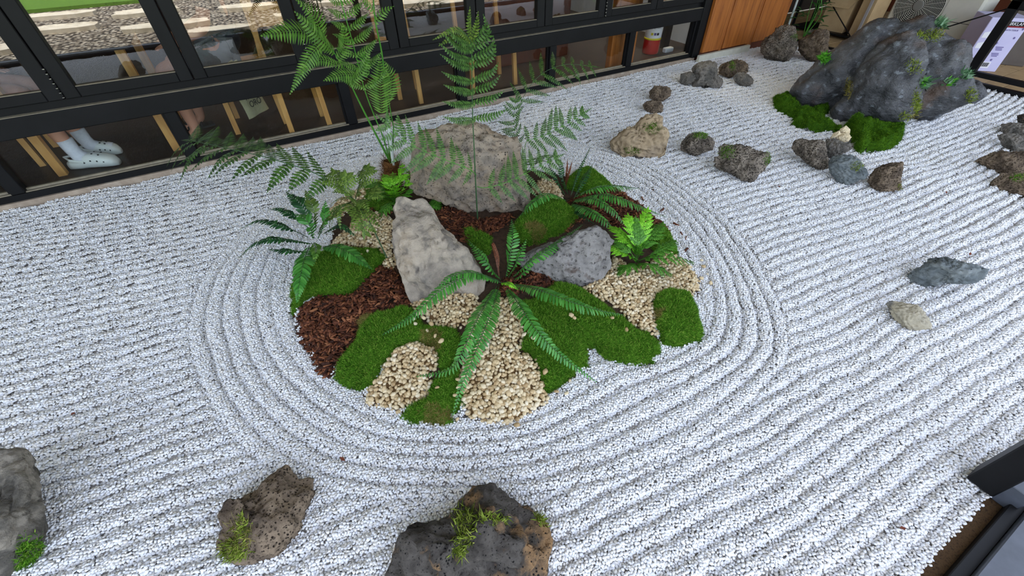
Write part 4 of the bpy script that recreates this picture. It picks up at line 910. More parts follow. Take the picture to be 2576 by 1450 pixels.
# ---- broad dark fern on the moss
sf3 = plant('sword_fern', G(790, 606, .05), 'dark broad leaved fern rooted in the moss patch')
for pts, L, m in (([(785, 614, .07), (702, 602, .17), (643, 612, .15), (602, 648, .08)], .036, 'frond_dark'), ([(775, 597, .07), (721, 573, .18), (653, 556, .18), (602, 578, .13)], .034, 'frond_dark'), ([(780, 577, .08), (741, 546, .18), (705, 527, .2), (676, 527, .19)], .034, 'frond_dark'),
                  ([(778, 620, .09), (765, 655, .14), (755, 700, .12), (748, 756, .07)], .062, 'frond_green'), ([(812, 622, .09), (845, 622, .14), (885, 640, .13), (932, 674, .08)], .055, 'frond_green'), ([(814, 588, .09), (853, 568, .17), (892, 592, .12)], .034, 'frond_dark'),
                  ([(776, 634, .09), (726, 632, .13), (676, 628, .10)], .03, 'frond_dark'), ([(786, 568, .1), (760, 517, .21), (722, 486, .24)], .05, 'frond_dark'), ([(795, 577, .1), (788, 526, .22), (768, 480, .26)], .042, 'frond_olive'),
                  ([(800, 590, .1), (824, 545, .22), (874, 524, .24)], .048, 'frond_olive'), ([(788, 600, .1), (775, 560, .2), (745, 540, .22)], .05, 'frond_green'), ([(800, 600, .1), (815, 560, .2), (818, 510, .26)], .045, 'frond_green'), ([(790, 612, .1), (795, 630, .15), (790, 660, .13)], .035, 'frond_fresh')):
    frond_simple(sf3, Z(*pts), m, L=L, sp=.0135, w=.0155, rs=r, droop=.15, ang=.4)
# ---- olive fern leaning from the pebbles, with one long arching frond
of = plant('leaning_fern', G(980, 664, .06), 'olive fern on a leaning stem with one long arching frond')
hd = G(893, 505, .33)
v, f = tube_np(spline([G(980, 664, .05), G(955, 610, .16), G(925, 550, .27), hd], 20), .0035, .003, 6); obj_np('stem', v - np.array(of.location), f, MATS['stem_dark'], of)
frond_double(of, [hd, G(850, 472, .40), G(790, 435, .48), G(711, 408, .53), G(641, 389, .54), G(582, 376, .53), G(520, 362, .51), G(468, 352, .48)], 'frond_deep', LP=.26, nP=12, L=.040, sp=.0150, w=.0130, t0=.12, ang=.32, droop=.32, rs=r, rad=.003, stem='stem_dark', sides=((.18, .35, .74), (.68, -.02, .95)), prof=lambda t: min(1, .6 + .5 * t) * (1 - max(0, (t - .8) / .6) ** 1.5))
for pts, LP in (([hd, G(862, 470, .42), G(838, 430, .46)], .10), ([hd, G(905, 460, .42), G(925, 418, .46)], .09), ([hd, G(925, 500, .38), G(945, 470, .40)], .08), ([hd, G(915, 545, .34), G(915, 592, .27)], .09), ([hd, G(860, 520, .36), G(825, 555, .28)], .10), ([hd, G(870, 490, .40), G(868, 440, .47)], .1)):
    frond_double(of, pts, 'frond_olive', LP=LP, nP=6, L=.022, sp=.011, w=.009, t0=.2, ang=.6, droop=.4, rs=r, rad=.0018, stem='stem_dark')
# ---- tall fern with the fibrous trunk
tf = plant('tree_fern', G(985, 436, .05), 'tall fern with green stems rising from a fibrous brown trunk')
trunk = [G(988, 470, .03), WY(985, 440, 2.62), WY(983, 405, 2.64)]
v, f = tube_np(spline(trunk, 14), .055, .048, 12); obj_np('trunk', v - np.array(tf.location), f, MATS['fibre'], tf)
tp = np.array(trunk[1]); pp = spline(trunk, 30)[r.randint(0, 30, 1500)]; dd = r.normal(size=(1500, 3)); dd[:, 2] *= .4; dd /= np.linalg.norm(dd, axis=1)[:, None]
bv, bf = blades(pp + dd * .048, dd * .6 + np.array([0, 0, .5]), .045, .0022, r, .5); q = obj_np('trunk_fibre', bv - np.array(tf.location), bf, MATS['fibre'], tf, False); q['kind'] = 'stuff'
def stem(pl, pts, r0, r1, mat='stem_green'):
    v, f = tube_np(spline(pts, 30), r0, r1, 7); return obj_np('stem', v - np.array(pl.location), f, MATS[mat], pl)
s0 = WY(983, 410, 2.64)
YB = 2.62
stem(tf, [s0, *YP((922, 293, 2.60), (887, 222, 2.57), (857, 158, 2.54), (828, 117, 2.52), (793, 82, 2.5))], .0075, .002)
stem(tf, [s0, *YP((975, 300, 2.62), (963, 152, 2.6), (945, 58, 2.57), (939, 0, 2.55), (934, -60, 2.53))], .0075, .003)
stem(tf, [s0, *YP((990, 330, 2.64), (984, 290, 2.62), (977, 246, 2.6))], .0065, .002)
stem(tf, [s0, *YP((962, 340, 2.6), (945, 300, 2.57), (916, 222, 2.55), (890, 117, 2.52), (857, 0, 2.5), (848, -50, 2.49))], .0045, .002)
v, f = tube_np(np.array([WY(990, 415, 2.60), WY(975, 300, 2.6)]), .011, .010, 8); obj_np('support_cane', v - np.array(tf.location), f, MATS['white_pipe'], tf)
UPV = -_F                                      # leaves of the stems face the open side
def leaf(pl, pts, L, mat='frond_fresh', sp=.0135, w=.0085, name='pinna', up=None):
    q = pinna(pl, np.array(pl.location), pts, mat, L, sp, w, .42, .18, (0, -.75, .65) if up is None else up, r, name, .0016); return q
# leaves along stem one
for a, m, b_, L in (((800, 90), (740, 78), (658, 90), .07), ((830, 120), (790, 128), (730, 236), .045), ((860, 165), (800, 150), (750, 190), .04), ((905, 190), (860, 188), (815, 203), .05), ((850, 150), (868, 110), (862, 60), .05), ((812, 100), (790, 40), (745, 0), .06), ((840, 130), (805, 95), (742, 30), .06), ((880, 210), (910, 180), (930, 130), .045)):
    leaf(tf, YP((*a, 2.53), (*m, 2.48), (*b_, 2.44)), L, 'frond_fresh')
# leaves along stem four (paired, upright)
for k, (x, y) in enumerate([(916, 222), (905, 175), (896, 140), (888, 105), (878, 72), (868, 40), (860, 8), (853, -25)]):
    for sg in (-1, 1):
        l = 62 - 3 * k
        leaf(tf, YP((x, y, 2.52), (x + sg * l * .5, y - l * .28 + (6 if sg < 0 else 0), 2.5), (x + sg * l * .95, y - l * (.75 if sg > 0 else .35), 2.46)), .028, 'frond_fresh', sp=.0115, w=.0075)
# the pale comb frond in front
for a, m, b_, L, mt in (((960, 284), (957, 215), (955, 150), .085, 'frond_fresh'), ((978, 250), (985, 200), (968, 156), .06, 'frond_fresh'), ((925, 190), (915, 165), (916, 132), .05, 'frond_midlime'), ((945, 58), (965, 30), (990, 16), .03, 'frond_fresh'), ((942, 30), (920, 5), (900, -15), .03, 'frond_fresh')):
    leaf(tf, YP((*a, 2.52), (*m, 2.5), (*b_, 2.47)), L, mt)
# ---- single tall stem with paired pinnae in front of the tan block
ts = plant('tall_fern', G(1202, 574, .03), 'slender fern with one upright stem in front of the tan block')
Yt = 1.78
stem(ts, [G(1203, 576, .02), *YP((1197, 470, Yt), (1193, 380, Yt), (1189, 290, Yt), (1187, 190, Yt), (1186, 120, Yt)), WY(1180, 95, Yt - .02), WY(1150, 70, Yt - .05)], .0042, .0014, 'stem_dark')
for k, (y, l, dy) in enumerate([(302, 78, -22), (262, 78, -18), (232, 74, 20), (206, 78, 28), (170, 80, 36), (152, 82, 46), (128, 70, 44), (112, 60, 40)]):
    x = 1186 + (y - 100) * .035
    leaf(ts, YP((x, y, Yt), (x - l * .55, y + (-dy * .25 if k > 1 else 2), Yt - .05), (x - l, y - (dy * .9 if k > 1 else -dy * .35), Yt - .07)), .026, 'frond_sage', sp=.0115, w=.0085)
    leaf(ts, YP((x, y - 4, Yt), (x + l * .6, y - 10 - 4 * k, Yt - .05), (x + l * (1.05 - .08 * k), y - 26 - 7 * k, Yt - .07)), .026, 'frond_sage', sp=.0115, w=.0085)
for a, m, b_ in (((1186, 110), (1150, 75), (1090, 100)), ((1184, 100), (1180, 60), (1182, 18)), ((1186, 105), (1198, 70), (1203, 30)), ((1180, 98), (1140, 95), (1105, 115))):
    leaf(ts, YP((*a, Yt), (*m, Yt - .03), (*b_, Yt - .06)), .020, 'frond_olive', sp=.0115, w=.0085)
# two pairs of wide fronds from the same stem
frond_double(ts, YP((1198, 440, Yt), (1176, 424, Yt - .02), (1104, 396, Yt + .02), (1022, 357, Yt + .05), (960, 300, Yt + .06)), 'frond_sage', LP=.15, nP=10, L=.022, sp=.010, w=.008, t0=.08, ang=.35, droop=.12, up=(0, -.7, .7), rs=r, rad=.002, stem='stem_green')
frond_double(ts, YP((1200, 470, Yt), (1225, 472, Yt - .03), (1281, 456, Yt - .05), (1350, 422, Yt - .03), (1410, 392, Yt)), 'frond_sage', LP=.15, nP=9, L=.022, sp=.010, w=.008, t0=.1, ang=.35, droop=.12, up=(0, -.7, .7), rs=r, rad=.002, stem='stem_green')
# ---- fern behind the tan block
bf_ = plant('arching_fern', G(1325, 430, .04), 'arching fern rising behind the tan block of rock')
Yb = 2.25
frond_double(bf_, [G(1325, 430, .04), *YP((1322, 361, Yb), (1350, 348, Yb), (1384, 334, Yb - .02), (1430, 308, Yb - .03), (1476, 280, Yb - .05))], 'frond_sage', LP=.17, nP=9, L=.024, sp=.011, w=.009, t0=.3, ang=.4, droop=.15, up=(0, -.7, .7), rs=r, rad=.002, stem='stem_green')
frond_double(bf_, [G(1318, 425, .04), *YP((1300, 330, Yb + .1), (1308, 265, Yb + .1), (1350, 197, Yb + .08), (1418, 163, Yb + .05), (1500, 168, Yb + .02))], 'frond_deep', LP=.20, nP=9, L=.020, sp=.011, w=.008, t0=.42, ang=.3, droop=.35, up=(0, -.5, .85), rs=r, rad=.0022, stem='stem_dark')
frond_double(bf_, [G(1322, 430, .04), *YP((1300, 350, Yb + .05), (1292, 300, Yb + .05), (1300, 240, Yb + .05))], 'frond_deep', LP=.12, nP=7, L=.018, sp=.010, w=.008, t0=.35, ang=.4, droop=.3, up=(0, -.7, .7), rs=r, rad=.0016, stem='stem_dark')
frond_double(bf_, [G(1330, 430, .04), G(1345, 400, .18), G(1375, 395, .24), G(1410, 408, .22)], 'frond_sage', LP=.12, nP=8, L=.02, sp=.010, w=.008, t0=.2, ang=.4, droop=.2, rs=r, rad=.0018)
# ---- two small lime ferns
def lime(base, fr, label):
    p = plant('maidenhair_fern', G(base[0], base[1], .05), label)
    for k, (pts, m) in enumerate(fr):
        frond_double(p, [G(base[0], base[1], .05)] + Z(*pts), m, LP=.062, nP=9, L=.014, sp=.0095, w=.0082, t0=.25, ang=.6, droop=.2, rs=r, rad=.0014, stem='stem_green')
    return p
lime((1600, 660), [([(1590, 620, .16), (1560, 585, .2), (1535, 570, .2)], 'frond_lime'), ([(1600, 610, .18), (1585, 560, .25), (1580, 540, .26)], 'frond_lime'), ([(1612, 605, .18), (1622, 560, .25), (1630, 525, .28)], 'frond_lime'), ([(1580, 640, .14), (1545, 625, .17), (1522, 630, .14)], 'frond_lime'), ([(1620, 620, .16), (1650, 585, .2), (1668, 560, .2)], 'frond_midlime'), ([(1630, 650, .13), (1690, 648, .14), (1745, 660, .07)], 'frond_midlime'), ([(1625, 665, .12), (1665, 678, .10), (1690, 690, .06)], 'frond_midlime'), ([(1590, 670, .12), (1560, 680, .10), (1545, 685, .06)], 'frond_midlime'), ([(1605, 620, .17), (1605, 585, .22), (1600, 550, .26)], 'frond_midlime'), ([(1590, 640, .15), (1560, 610, .18), (1530, 600, .17)], 'frond_midlime'), ([(1640, 640, .14), (1680, 620, .16), (1700, 605, .14)], 'frond_midlime')], 'small lime green lacy fern on the tan pebbles')
lime((995, 510), [([(1000, 470, .18), (1010, 440, .24), (1012, 415, .26)], 'frond_lime'), ([(985, 475, .18), (975, 450, .22), (965, 440, .22)], 'frond_lime'), ([(1010, 480, .17), (1025, 455, .22), (1030, 430, .23)], 'frond_lime'), ([(975, 495, .14), (945, 490, .16), (925, 480, .15)], 'frond_midlime'), ([(985, 510, .12), (965, 530, .12), (955, 545, .08)], 'frond_midlime'), ([(1005, 500, .14), (1020, 490, .16), (1035, 475, .18)], 'frond_midlime'), ([(990, 480, .17), (990, 455, .22), (988, 435, .22)], 'frond_lime'), ([(965, 480, .15), (935, 462, .17), (915, 455, .16)], 'frond_midlime')], 'small lime green lacy fern beside the fibrous trunk')
lime((1075, 520), [([(1085, 505, .10), (1105, 500, .12), (1122, 508, .10)], 'frond_midlime'), ([(1080, 510, .10), (1095, 515, .10), (1110, 522, .08)], 'frond_midlime')], 'tiny green fern sprig behind the pale standing stone')
# ================================================================ grey mound and what stands past the end of the bed
def mound_cover(m, N, L, b, vec, colout):
    c = speck((138, 145, 152), 18, .60, .68, amt=.6, det=8)(m, N, L, b, vec, colout)
    return speck((92, 66, 44), 3.2, .62, .72, amt=.6)(m, N, L, b, vec, c)
nmat('mound_stone', [(44, 45, 48), (66, 67, 70), (90, 90, 93), (54, 54, 57)], 4.5, 8, rough=.45, spec=.45, bump=[('noise', 7, .9, .06), ('noise', 30, .7, .015)], stretch=(1, 1, 1.4), extra=mound_cover)
C3 = ((1840, 0), 3.4524)
LOBES = [
 (dict(thick=.3, seed=60, contact=(2200, 300)), [(520, 800), (740, 560), (960, 390), (1200, 230), (1320, 180), (1440, 200), (1560, 190), (1680, 150), (1760, 210), (1830, 300), (1950, 370), (2040, 370), (2070, 480), (2060, 600), (2080, 700), (2150, 800), (2080, 880), (1900, 940), (1700, 1020), (1480, 1040), (1300, 1000), (1000, 1040), (870, 1030), (700, 920), (600, 920)]),
 (dict(thick=.62, seed=61, contact=(2020, 268)), [(500, 800), (600, 680), (740, 540), (880, 430), (960, 370), (1080, 300), (1200, 200), (1300, 150), (1420, 156), (1470, 215), (1400, 280), (1260, 390), (1160, 530), (1060, 680), (990, 830), (880, 890), (700, 935), (610, 945), (540, 850)]),
 (dict(thick=.5, seed=62, contact=(2120, 308)), [(870, 1045), (845, 960), (950, 840), (1070, 640), (1180, 490), (1300, 370), (1450, 285), (1560, 250), (1640, 320), (1680, 420), (1680, 560), (1640, 700), (1610, 850), (1570, 960), (1450, 1040), (1200, 1065), (1000, 1062)]),
 (dict(thick=.9, seed=63, contact=(2290, 250)), [(1450, 260), (1500, 190), (1620, 130), (1690, 125), (1750, 160), (1790, 240), (1800, 330), (1750, 480), (1650, 620), (1520, 560), (1470, 400)]),
 (dict(thick=.8, seed=64, contact=(2275, 285)), [(1500, 470), (1600, 410), (1720, 380), (1860, 365), (1915, 400), (1905, 450), (1820, 520), (1750, 620), (1680, 760), (1600, 860), (1520, 800), (1480, 620)]),
 (dict(thick=.8, seed=65, contact=(2295, 302)), [(1490, 680), (1560, 570), (1700, 515), (1850, 490), (1925, 530), (1905, 640), (1820, 740), (1720, 840), (1640, 960), (1540, 990), (1450, 900)]),
 (dict(thick=.8, seed=66, contact=(2430, 250)), [(1880, 500), (1940, 370), (2030, 338), (2075, 385), (2088, 490), (2065, 600), (2060, 740), (1990, 830), (1900, 780), (1860, 640)]),
 (dict(thick=.75, seed=67, contact=(2320, 300)), [(1620, 1046), (1590, 930), (1650, 800), (1780, 715), (1930, 690), (2050, 735), (2045, 860), (2000, 910), (1900, 952), (1800, 1003), (1700, 1040)]),
 (dict(thick=.8, seed=68, contact=(2440, 258)), [(2030, 740), (2110, 700), (2180, 770), (2207, 815), (2195, 845), (2100, 900), (2030, 905), (2000, 830)]),
]
V, F, n0 = [], [], 0
for kw, pts in LOBES:
    v, f = blob(A(*C3, pts), sub=4, rough=.10, rscale=1.6, ridge=.06, fine=.0, creases=.0, **kw)
    V.append(v); F.append(f + n0); n0 += len(v)
V = np.concatenate(V); org = np.array([4.75, 1.85, 0.0])
tmp = obj_np('rock_mound_raw', V - org, np.concatenate(F), None)
rm = tmp.modifiers.new('fuse', 'REMESH'); rm.mode = 'VOXEL'; rm.voxel_size = .016
sm_ = tmp.modifiers.new('soft', 'SMOOTH'); sm_.iterations = 4; sm_.factor = .5
me = bpy.data.meshes.new_from_object(tmp.evaluated_get(bpy.context.evaluated_depsgraph_get()))
bpy.data.objects.remove(tmp)
me.calc_loop_triangles(); nv = len(me.vertices); v = np.empty(nv * 3, np.float32); me.vertices.foreach_get('co', v); v = v.reshape(-1, 3).astype(float)
tri = np.empty(len(me.loop_triangles) * 3, np.int32); me.loop_triangles.foreach_get('vertices', tri); tri = tri.reshape(-1, 3)
n = vnormals(v, tri)
flow = v @ np.array([[1, .0, -.5], [0, 1, .3], [.35, .2, 1]])            # strata run down the slope
dsp = .030 * fbm(v * np.array([1, 1, .6]), 3.0, 3) +   .034 * (.4 - np.abs(fbm(flow * np.array([2.2, 2.2, .7]) + 4, 3.2, 3))) + .006 * fbm(v, 16, 3)
v = v + n * dsp[:, None]
bpy.data.meshes.remove(me)
mound = obj_np('rock_mound', v, tri, MATS['mound_stone']); mound.location = org.tolist(); tag(mound, 'large dark grey sculpted rock mound with small plants growing on it', 'rock')
for x, y, rr in ((4.3, 2.1, .35), (4.6, 1.7, .4), (5.1, 1.6, .35)): STONES.append((x, y, rr))
def spots3(*s): return [(1840 + x / 3.4524, y / 3.4524, rx / 3.4524, ry / 3.4524, n) for x, y, rx, ry, n in s]
MM = 2.2
moss_on(mound, spots3((1730, 310, 110, 60, 500), (1580, 580, 90, 75, 500), (1600, 880, 40, 110, 420), (1510, 1000, 60, 45, 260), (2075, 820, 60, 75, 420), (1640, 300, 40, 30, 120)), 'moss_lime_fibre', .022, .0045, spread=1.0, seed=1)
moss_on(mound, spots3((1020, 760, 45, 110, 300), (1600, 1010, 60, 50, 160), (1800, 290, 60, 40, 150)), 'moss_dry_fibre', .02, .004, spread=1.0, seed=2)
leafmat('tiny_leaf', [(54, 92, 58), (92, 132, 92), (140, 172, 138)])
leafmat('tiny_leaf_bright', [(82, 160, 40), (112, 190, 60), (60, 128, 36)])
moss_on(mound, spots3((1820, 200, 55, 60, 130), (1670, 730, 50, 45, 110), (1910, 710, 70, 45, 130), (2030, 650, 60, 45, 110)), 'tiny_leaf', .04, .016, name='small_plant', spread=.9, seed=3)
moss_on(mound, spots3((820, 510, 55, 45, 110), (1655, 725, 30, 25, 40), (1890, 715, 30, 30, 40)), 'tiny_leaf_bright', .035, .016, name='small_plant', spread=.9, seed=4)
# velvety moss pads at its foot
def flat0(x, y): return 0 * x + .0
moss(A(*C3, [(375, 815), (440, 795), (510, 810), (560, 860), (610, 930), (700, 925), (780, 880), (880, 860), (905, 885), (850, 950), (860, 1030), (930, 1065), (1000, 1090), (960, 1120), (880, 1100), (760, 1120), (650, 1090), (540, 1040), (540, 980), (440, 940), (385, 900)]), 'dark velvety moss strip along the foot of the grey mound', thick=.07, dens=110000, seed=21, dark=True, zz=.05, base=flat0, flen=.011, lump=.05)
moss(A(*C3, [(1000, 1060), (1080, 985), (1200, 970), (1310, 1000), (1420, 1035), (1480, 1070), (1505, 1150), (1480, 1200), (1400, 1240), (1310, 1270), (1230, 1260), (1150, 1275), (1080, 1240), (1050, 1180), (1040, 1110)]), 'dark velvety moss hummock in front of the grey mound', thick=.10, dens=110000, seed=22, dark=True, zz=.06, base=flat0, flen=.013, lump=.055)
# moss and sprigs on the loose rocks
SPRIG = dict(flen=.022, width=.0035, spread=1.2)
moss_on(B1, [(590, 1385, 45, 35, 420), (612, 1330, 20, 40, 160)], 'moss_lime_fibre', .018, .003, name='sprig', spread=1.3, seed=11)
moss_on(B1, [(605, 1345, 40, 45, 260)], 'moss_dry_fibre', .02, .0012, name='dry_sprig', spread=1.3, seed=12)
moss_on(B2, [(1168, 1330, 38, 60, 520), (1240, 1308, 45, 16, 160), (1155, 1385, 22, 20, 160), (1365, 1305, 22, 20, 140)], 'moss_lime_fibre', .018, .003, name='sprig', spread=1.3, seed=13)
moss_on(B3, [(75, 1400, 40, 60, 1400)], 'moss_fibre', .012, .002, seed=14)
moss_on(B7, [(1640, 322, 26, 18, 500), (1590, 380, 26, 12, 400)], 'moss_dark_fibre', .012, .002, seed=15)
moss_on(SM[2], [(1762, 342, 26, 12, 350)], 'moss_fibre', .016, .002, seed=16)
moss_on(SM[3], [(1828, 382, 26, 22, 500), (1930, 402, 12, 20, 220)], 'moss_fibre', .012, .002, seed=17)
moss_on(SM[6], [(1842, 165, 10, 18, 300)], 'moss_fibre', .014, .002, seed=18)
moss_on(SM[10], [(2155, 418, 20, 16, 320)], 'moss_lime_fibre', .010, .002, seed=19)
moss_on(SM[11], [(2264, 470, 6, 14, 120)], 'moss_lime_fibre', .010, .002, seed=20)
moss_on(SM[16], [(2560, 447, 24, 12, 300)], 'moss_fibre', .012, .002, seed=21)
moss_on(SM[17], [(2000, 92, 14, 12, 260)], 'moss_fibre', .012, .002, seed=22)
nmat('dead_leaf', [(120, 62, 40), (92, 46, 30)], 60, rough=.8)
lrs = _rs(6)
for (x, y) in [(185, 1042), (862, 1156), (2132, 428), (2440, 640), (2380, 485), (1640, 205), (1775, 240), (2270, 1330), (1960, 470), (2330, 520)]:
    w = G(x, y, .014); a = lrs.rand() * 6.28; l = .012; c_, s_ = math.cos(a) * l, math.sin(a) * l
    o = MB().add([(-c_, -s_, 0), (s_ * .5, -c_ * .5, .003), (c_, s_, .006), (-s_ * .5, c_ * .5, .004), (-c_, -s_, -.001), (s_ * .5, -c_ * .5, .002), (c_, s_, .005), (-s_ * .5, c_ * .5, .003)], [(0, 1, 2, 3), (7, 6, 5, 4), (0, 4, 5, 1), (1, 5, 6, 2), (2, 6, 7, 3), (3, 7, 4, 0)]).build('dead_leaf', MATS['dead_leaf'])
    o.location = w.tolist(); tag(o, 'tiny brown leaf fragment lying on the white gravel', 'leaf', 'leaf fragments on the gravel')

# ---------------------------------------------------------------- terrace things
nmat('kraft', [(176, 146, 106), (190, 162, 122)], 10, rough=.85)
nmat('kraft_shaded', [(92, 84, 78), (104, 96, 88)], 8, rough=.85)  # darker kraft, the shade of a carton side put into its colour
nmat('lilac_card', [(196, 190, 226), (206, 202, 232)], 5, rough=.6)
nmat('ac_white', [(206, 202, 190), (194, 190, 178)], 6, rough=.5)
nmat('ac_dark', [(26, 26, 26)], rough=.8); nmat('plastic_grey', [(120, 118, 112)], rough=.5)
nmat('ink_black', [(24, 22, 24)], rough=.7)
nmat('ink_red', [(140, 34, 44)], rough=.7)
nmat('ink_violet', [(92, 80, 140)], rough=.7)
nmat('paper_white', [(236, 234, 240)], rough=.7)
nmat('silver', [(190, 192, 196)], rough=.35, metal=.7)
leafmat('terrace_leaf', [(34, 70, 30), (52, 96, 42), (78, 126, 56)])  # greens of the leafy terrace plant
def card_box(name, x, y, z, w, d, h, rz, mat, label, cat='box'):
    e = empty(name, (x, y, z), rz); tag(e, label, cat); MB().box(-d / 2, d / 2, -w / 2, w / 2, 0, h, .004).build('carton', MATS[mat], e); return e
def text_on(body, parent, loc, rot, size, mat, name='lettering', align='CENTER'):
    cu = bpy.data.curves.new(name, 'FONT'); cu.body = body; cu.size = size; cu.align_x = align; cu.align_y = 'CENTER'; cu.extrude = .0004
    o = bpy.data.objects.new(name, cu); COL.objects.link(o)
    dg = bpy.context.evaluated_depsgraph_get(); me = bpy.data.meshes.new_from_object(o.evaluated_get(dg)); COL.objects.unlink(o); bpy.data.objects.remove(o)
    me.name = name; me.materials.clear(); me.materials.append(MATS[mat]); q = link(bpy.data.objects.new(name, me), parent); q.location = loc; q.rotation_euler = rot; return q
FRX = (math.pi / 2, 0, -math.pi / 2)          # faces -X
# lilac tissue carton
lb_ = empty('tissue_carton', (6.374, 1.741, 0), .764); tag(lb_, 'lilac printed tissue carton standing on the terrace deck', 'box')
MB().box(-.0, .30, -.20, .115, 0, .46, .004).build('carton', MATS['lilac_card'], lb_)
MB().box(-.0015, .0, -.195, -.035, .395, .432).build('brand_panel', MATS['ink_black'], lb_); MB().box(-.002, .0, -.195, -.035, .385, .396).build('red_band', MATS['ink_red'], lb_)
text_on('KIRKLAND', lb_, (-.0025, -.115, .413), FRX, .036, 'paper_white')
text_on('BATH TISSUE', lb_, (-.0015, -.10, .362), FRX, .018, 'ink_violet')
text_on('3', lb_, (-.0015, .0, .065), FRX, .075, 'ink_black')
MB().box(-.0015, 0, -.115, -.04, .03, .085).build('barcode_patch', MATS['paper_white'], lb_)
bc = MB(); xx = -.105
for k in range(12):
    wv = .0018 + .0025 * (k * 7 % 3) / 2; bc.box(-.0025, -.0015, xx, xx + wv, .042, .078); xx += .005
bc.build('barcode', MATS['ink_black'], lb_)
for (y, z, s) in ((-.16, .30, .5), (-.05, .25, .6), (-.10, .105, .5), (.05, .09, .5), (-.18, .375, .5)):
    b_ = MB()
    for k in range(6):
        a = k * math.pi / 3; b_.beam((-.001, y, z), (-.001, y + .022 * s * math.cos(a), z + .022 * s * math.sin(a)), .007 * s, .001, (1, 0, 0))
    b_.build('flower_print', MATS['ink_violet'], lb_)
for z in (.20, .29):
    o = MB().prism([(0, 0), (.055, 0), (.062, .02), (.10, .04), (.10, .055), (.04, .055), (0, .045)], 0, .0012).build('roll_print', MATS['paper_white'], lb_)
    o.rotation_euler = FRX; o.location = (-.0005, .10, z); MB().box(-.0018, -.0008, .0, .022, z + .03, z + .052).build('roll_core', MATS['ink_violet'], lb_)
for k, z in enumerate((.215, .203, .191, .16, .148, .136)): MB().box(-.0015, 0, -.13 + .005 * (k % 2), -.065 - .006 * (k % 3), z, z + .006).build('small_print', MATS['ink_violet'], lb_)
# carton behind it: shaded side painted dark, top in plain kraft
db = card_box('carton_box', 7.02, 1.76, 0, .34, .36, .50, .5, 'kraft_shaded', 'shipping carton with its shaded side painted brown grey behind the lilac tissue carton')
MB().box(-.182, -.1805, -.14, .14, .47, .4995).build('tape', MATS['kraft'], db)
MB().box(-.1815, -.1802, -.13, -.05, .37, .44).build('handling_mark', MATS['ink_black'], db); MB().box(-.1815, -.1802, .0, .05, .33, .345).build('handling_mark', MATS['ink_black'], db); MB().box(-.1815, -.1802, .02, .11, .22, .232).build('handling_mark', MATS['ink_black'], db)
MB().box(-.19, .19, -.18, .18, .50, .506).build('flap', MATS['kraft'], db)
# outdoor air conditioner unit
ac = empty('air_conditioner', (6.75, 2.44, 0)); tag(ac, 'cream outdoor air conditioner unit with a round fan grille', 'appliance')
MB().box(0, .34, -.36, .46, .06, .72, .02).build('casing', MATS['ac_white'], ac)
MB().box(.02, .32, -.34, -.26, 0, .06).box(.02, .32, .34, .42, 0, .06).build('foot', MATS['ac_dark'], ac)
MB().box(-.006, .0, -.34, -.05, .10, .685, .003).build('front_panel', MATS['ac_white'], ac); MB().box(-.008, -.005, -.34, -.05, .30, .304).build('seam', MATS['ac_dark'], ac)
cy, cz = .20, .40
q = MB().lathe([(.235, 0), (.235, .006), (.02, .006), (.02, .0)], n=40).build('fan_well', MATS['ac_dark'], ac); q.rotation_euler = (0, -math.pi / 2, 0); q.location = (.002, cy, cz)
rg = MB()
for rr in np.arange(.05, .24, .0145):
    pts = [(-.012, cy + rr * math.cos(a), cz + rr * math.sin(a)) for a in np.linspace(0, 2 * math.pi, 33)]; rg.tube(pts, .0024, 4, False)
for k in range(24):
    a = k * math.pi / 12; rg.tube([(-.010, cy + .05 * math.cos(a), cz + .05 * math.sin(a)), (-.010, cy + .238 * math.cos(a), cz + .238 * math.sin(a))], .0015, 4, False)
rg.build('fan_grille', MATS['ac_white'], ac)
q = MB().lathe([(.05, 0), (.05, .008), (.04, .011)], n=24).build('fan_hub', MATS['plastic_grey'], ac); q.rotation_euler = (0, -math.pi / 2, 0); q.location = (-.012, cy, cz)
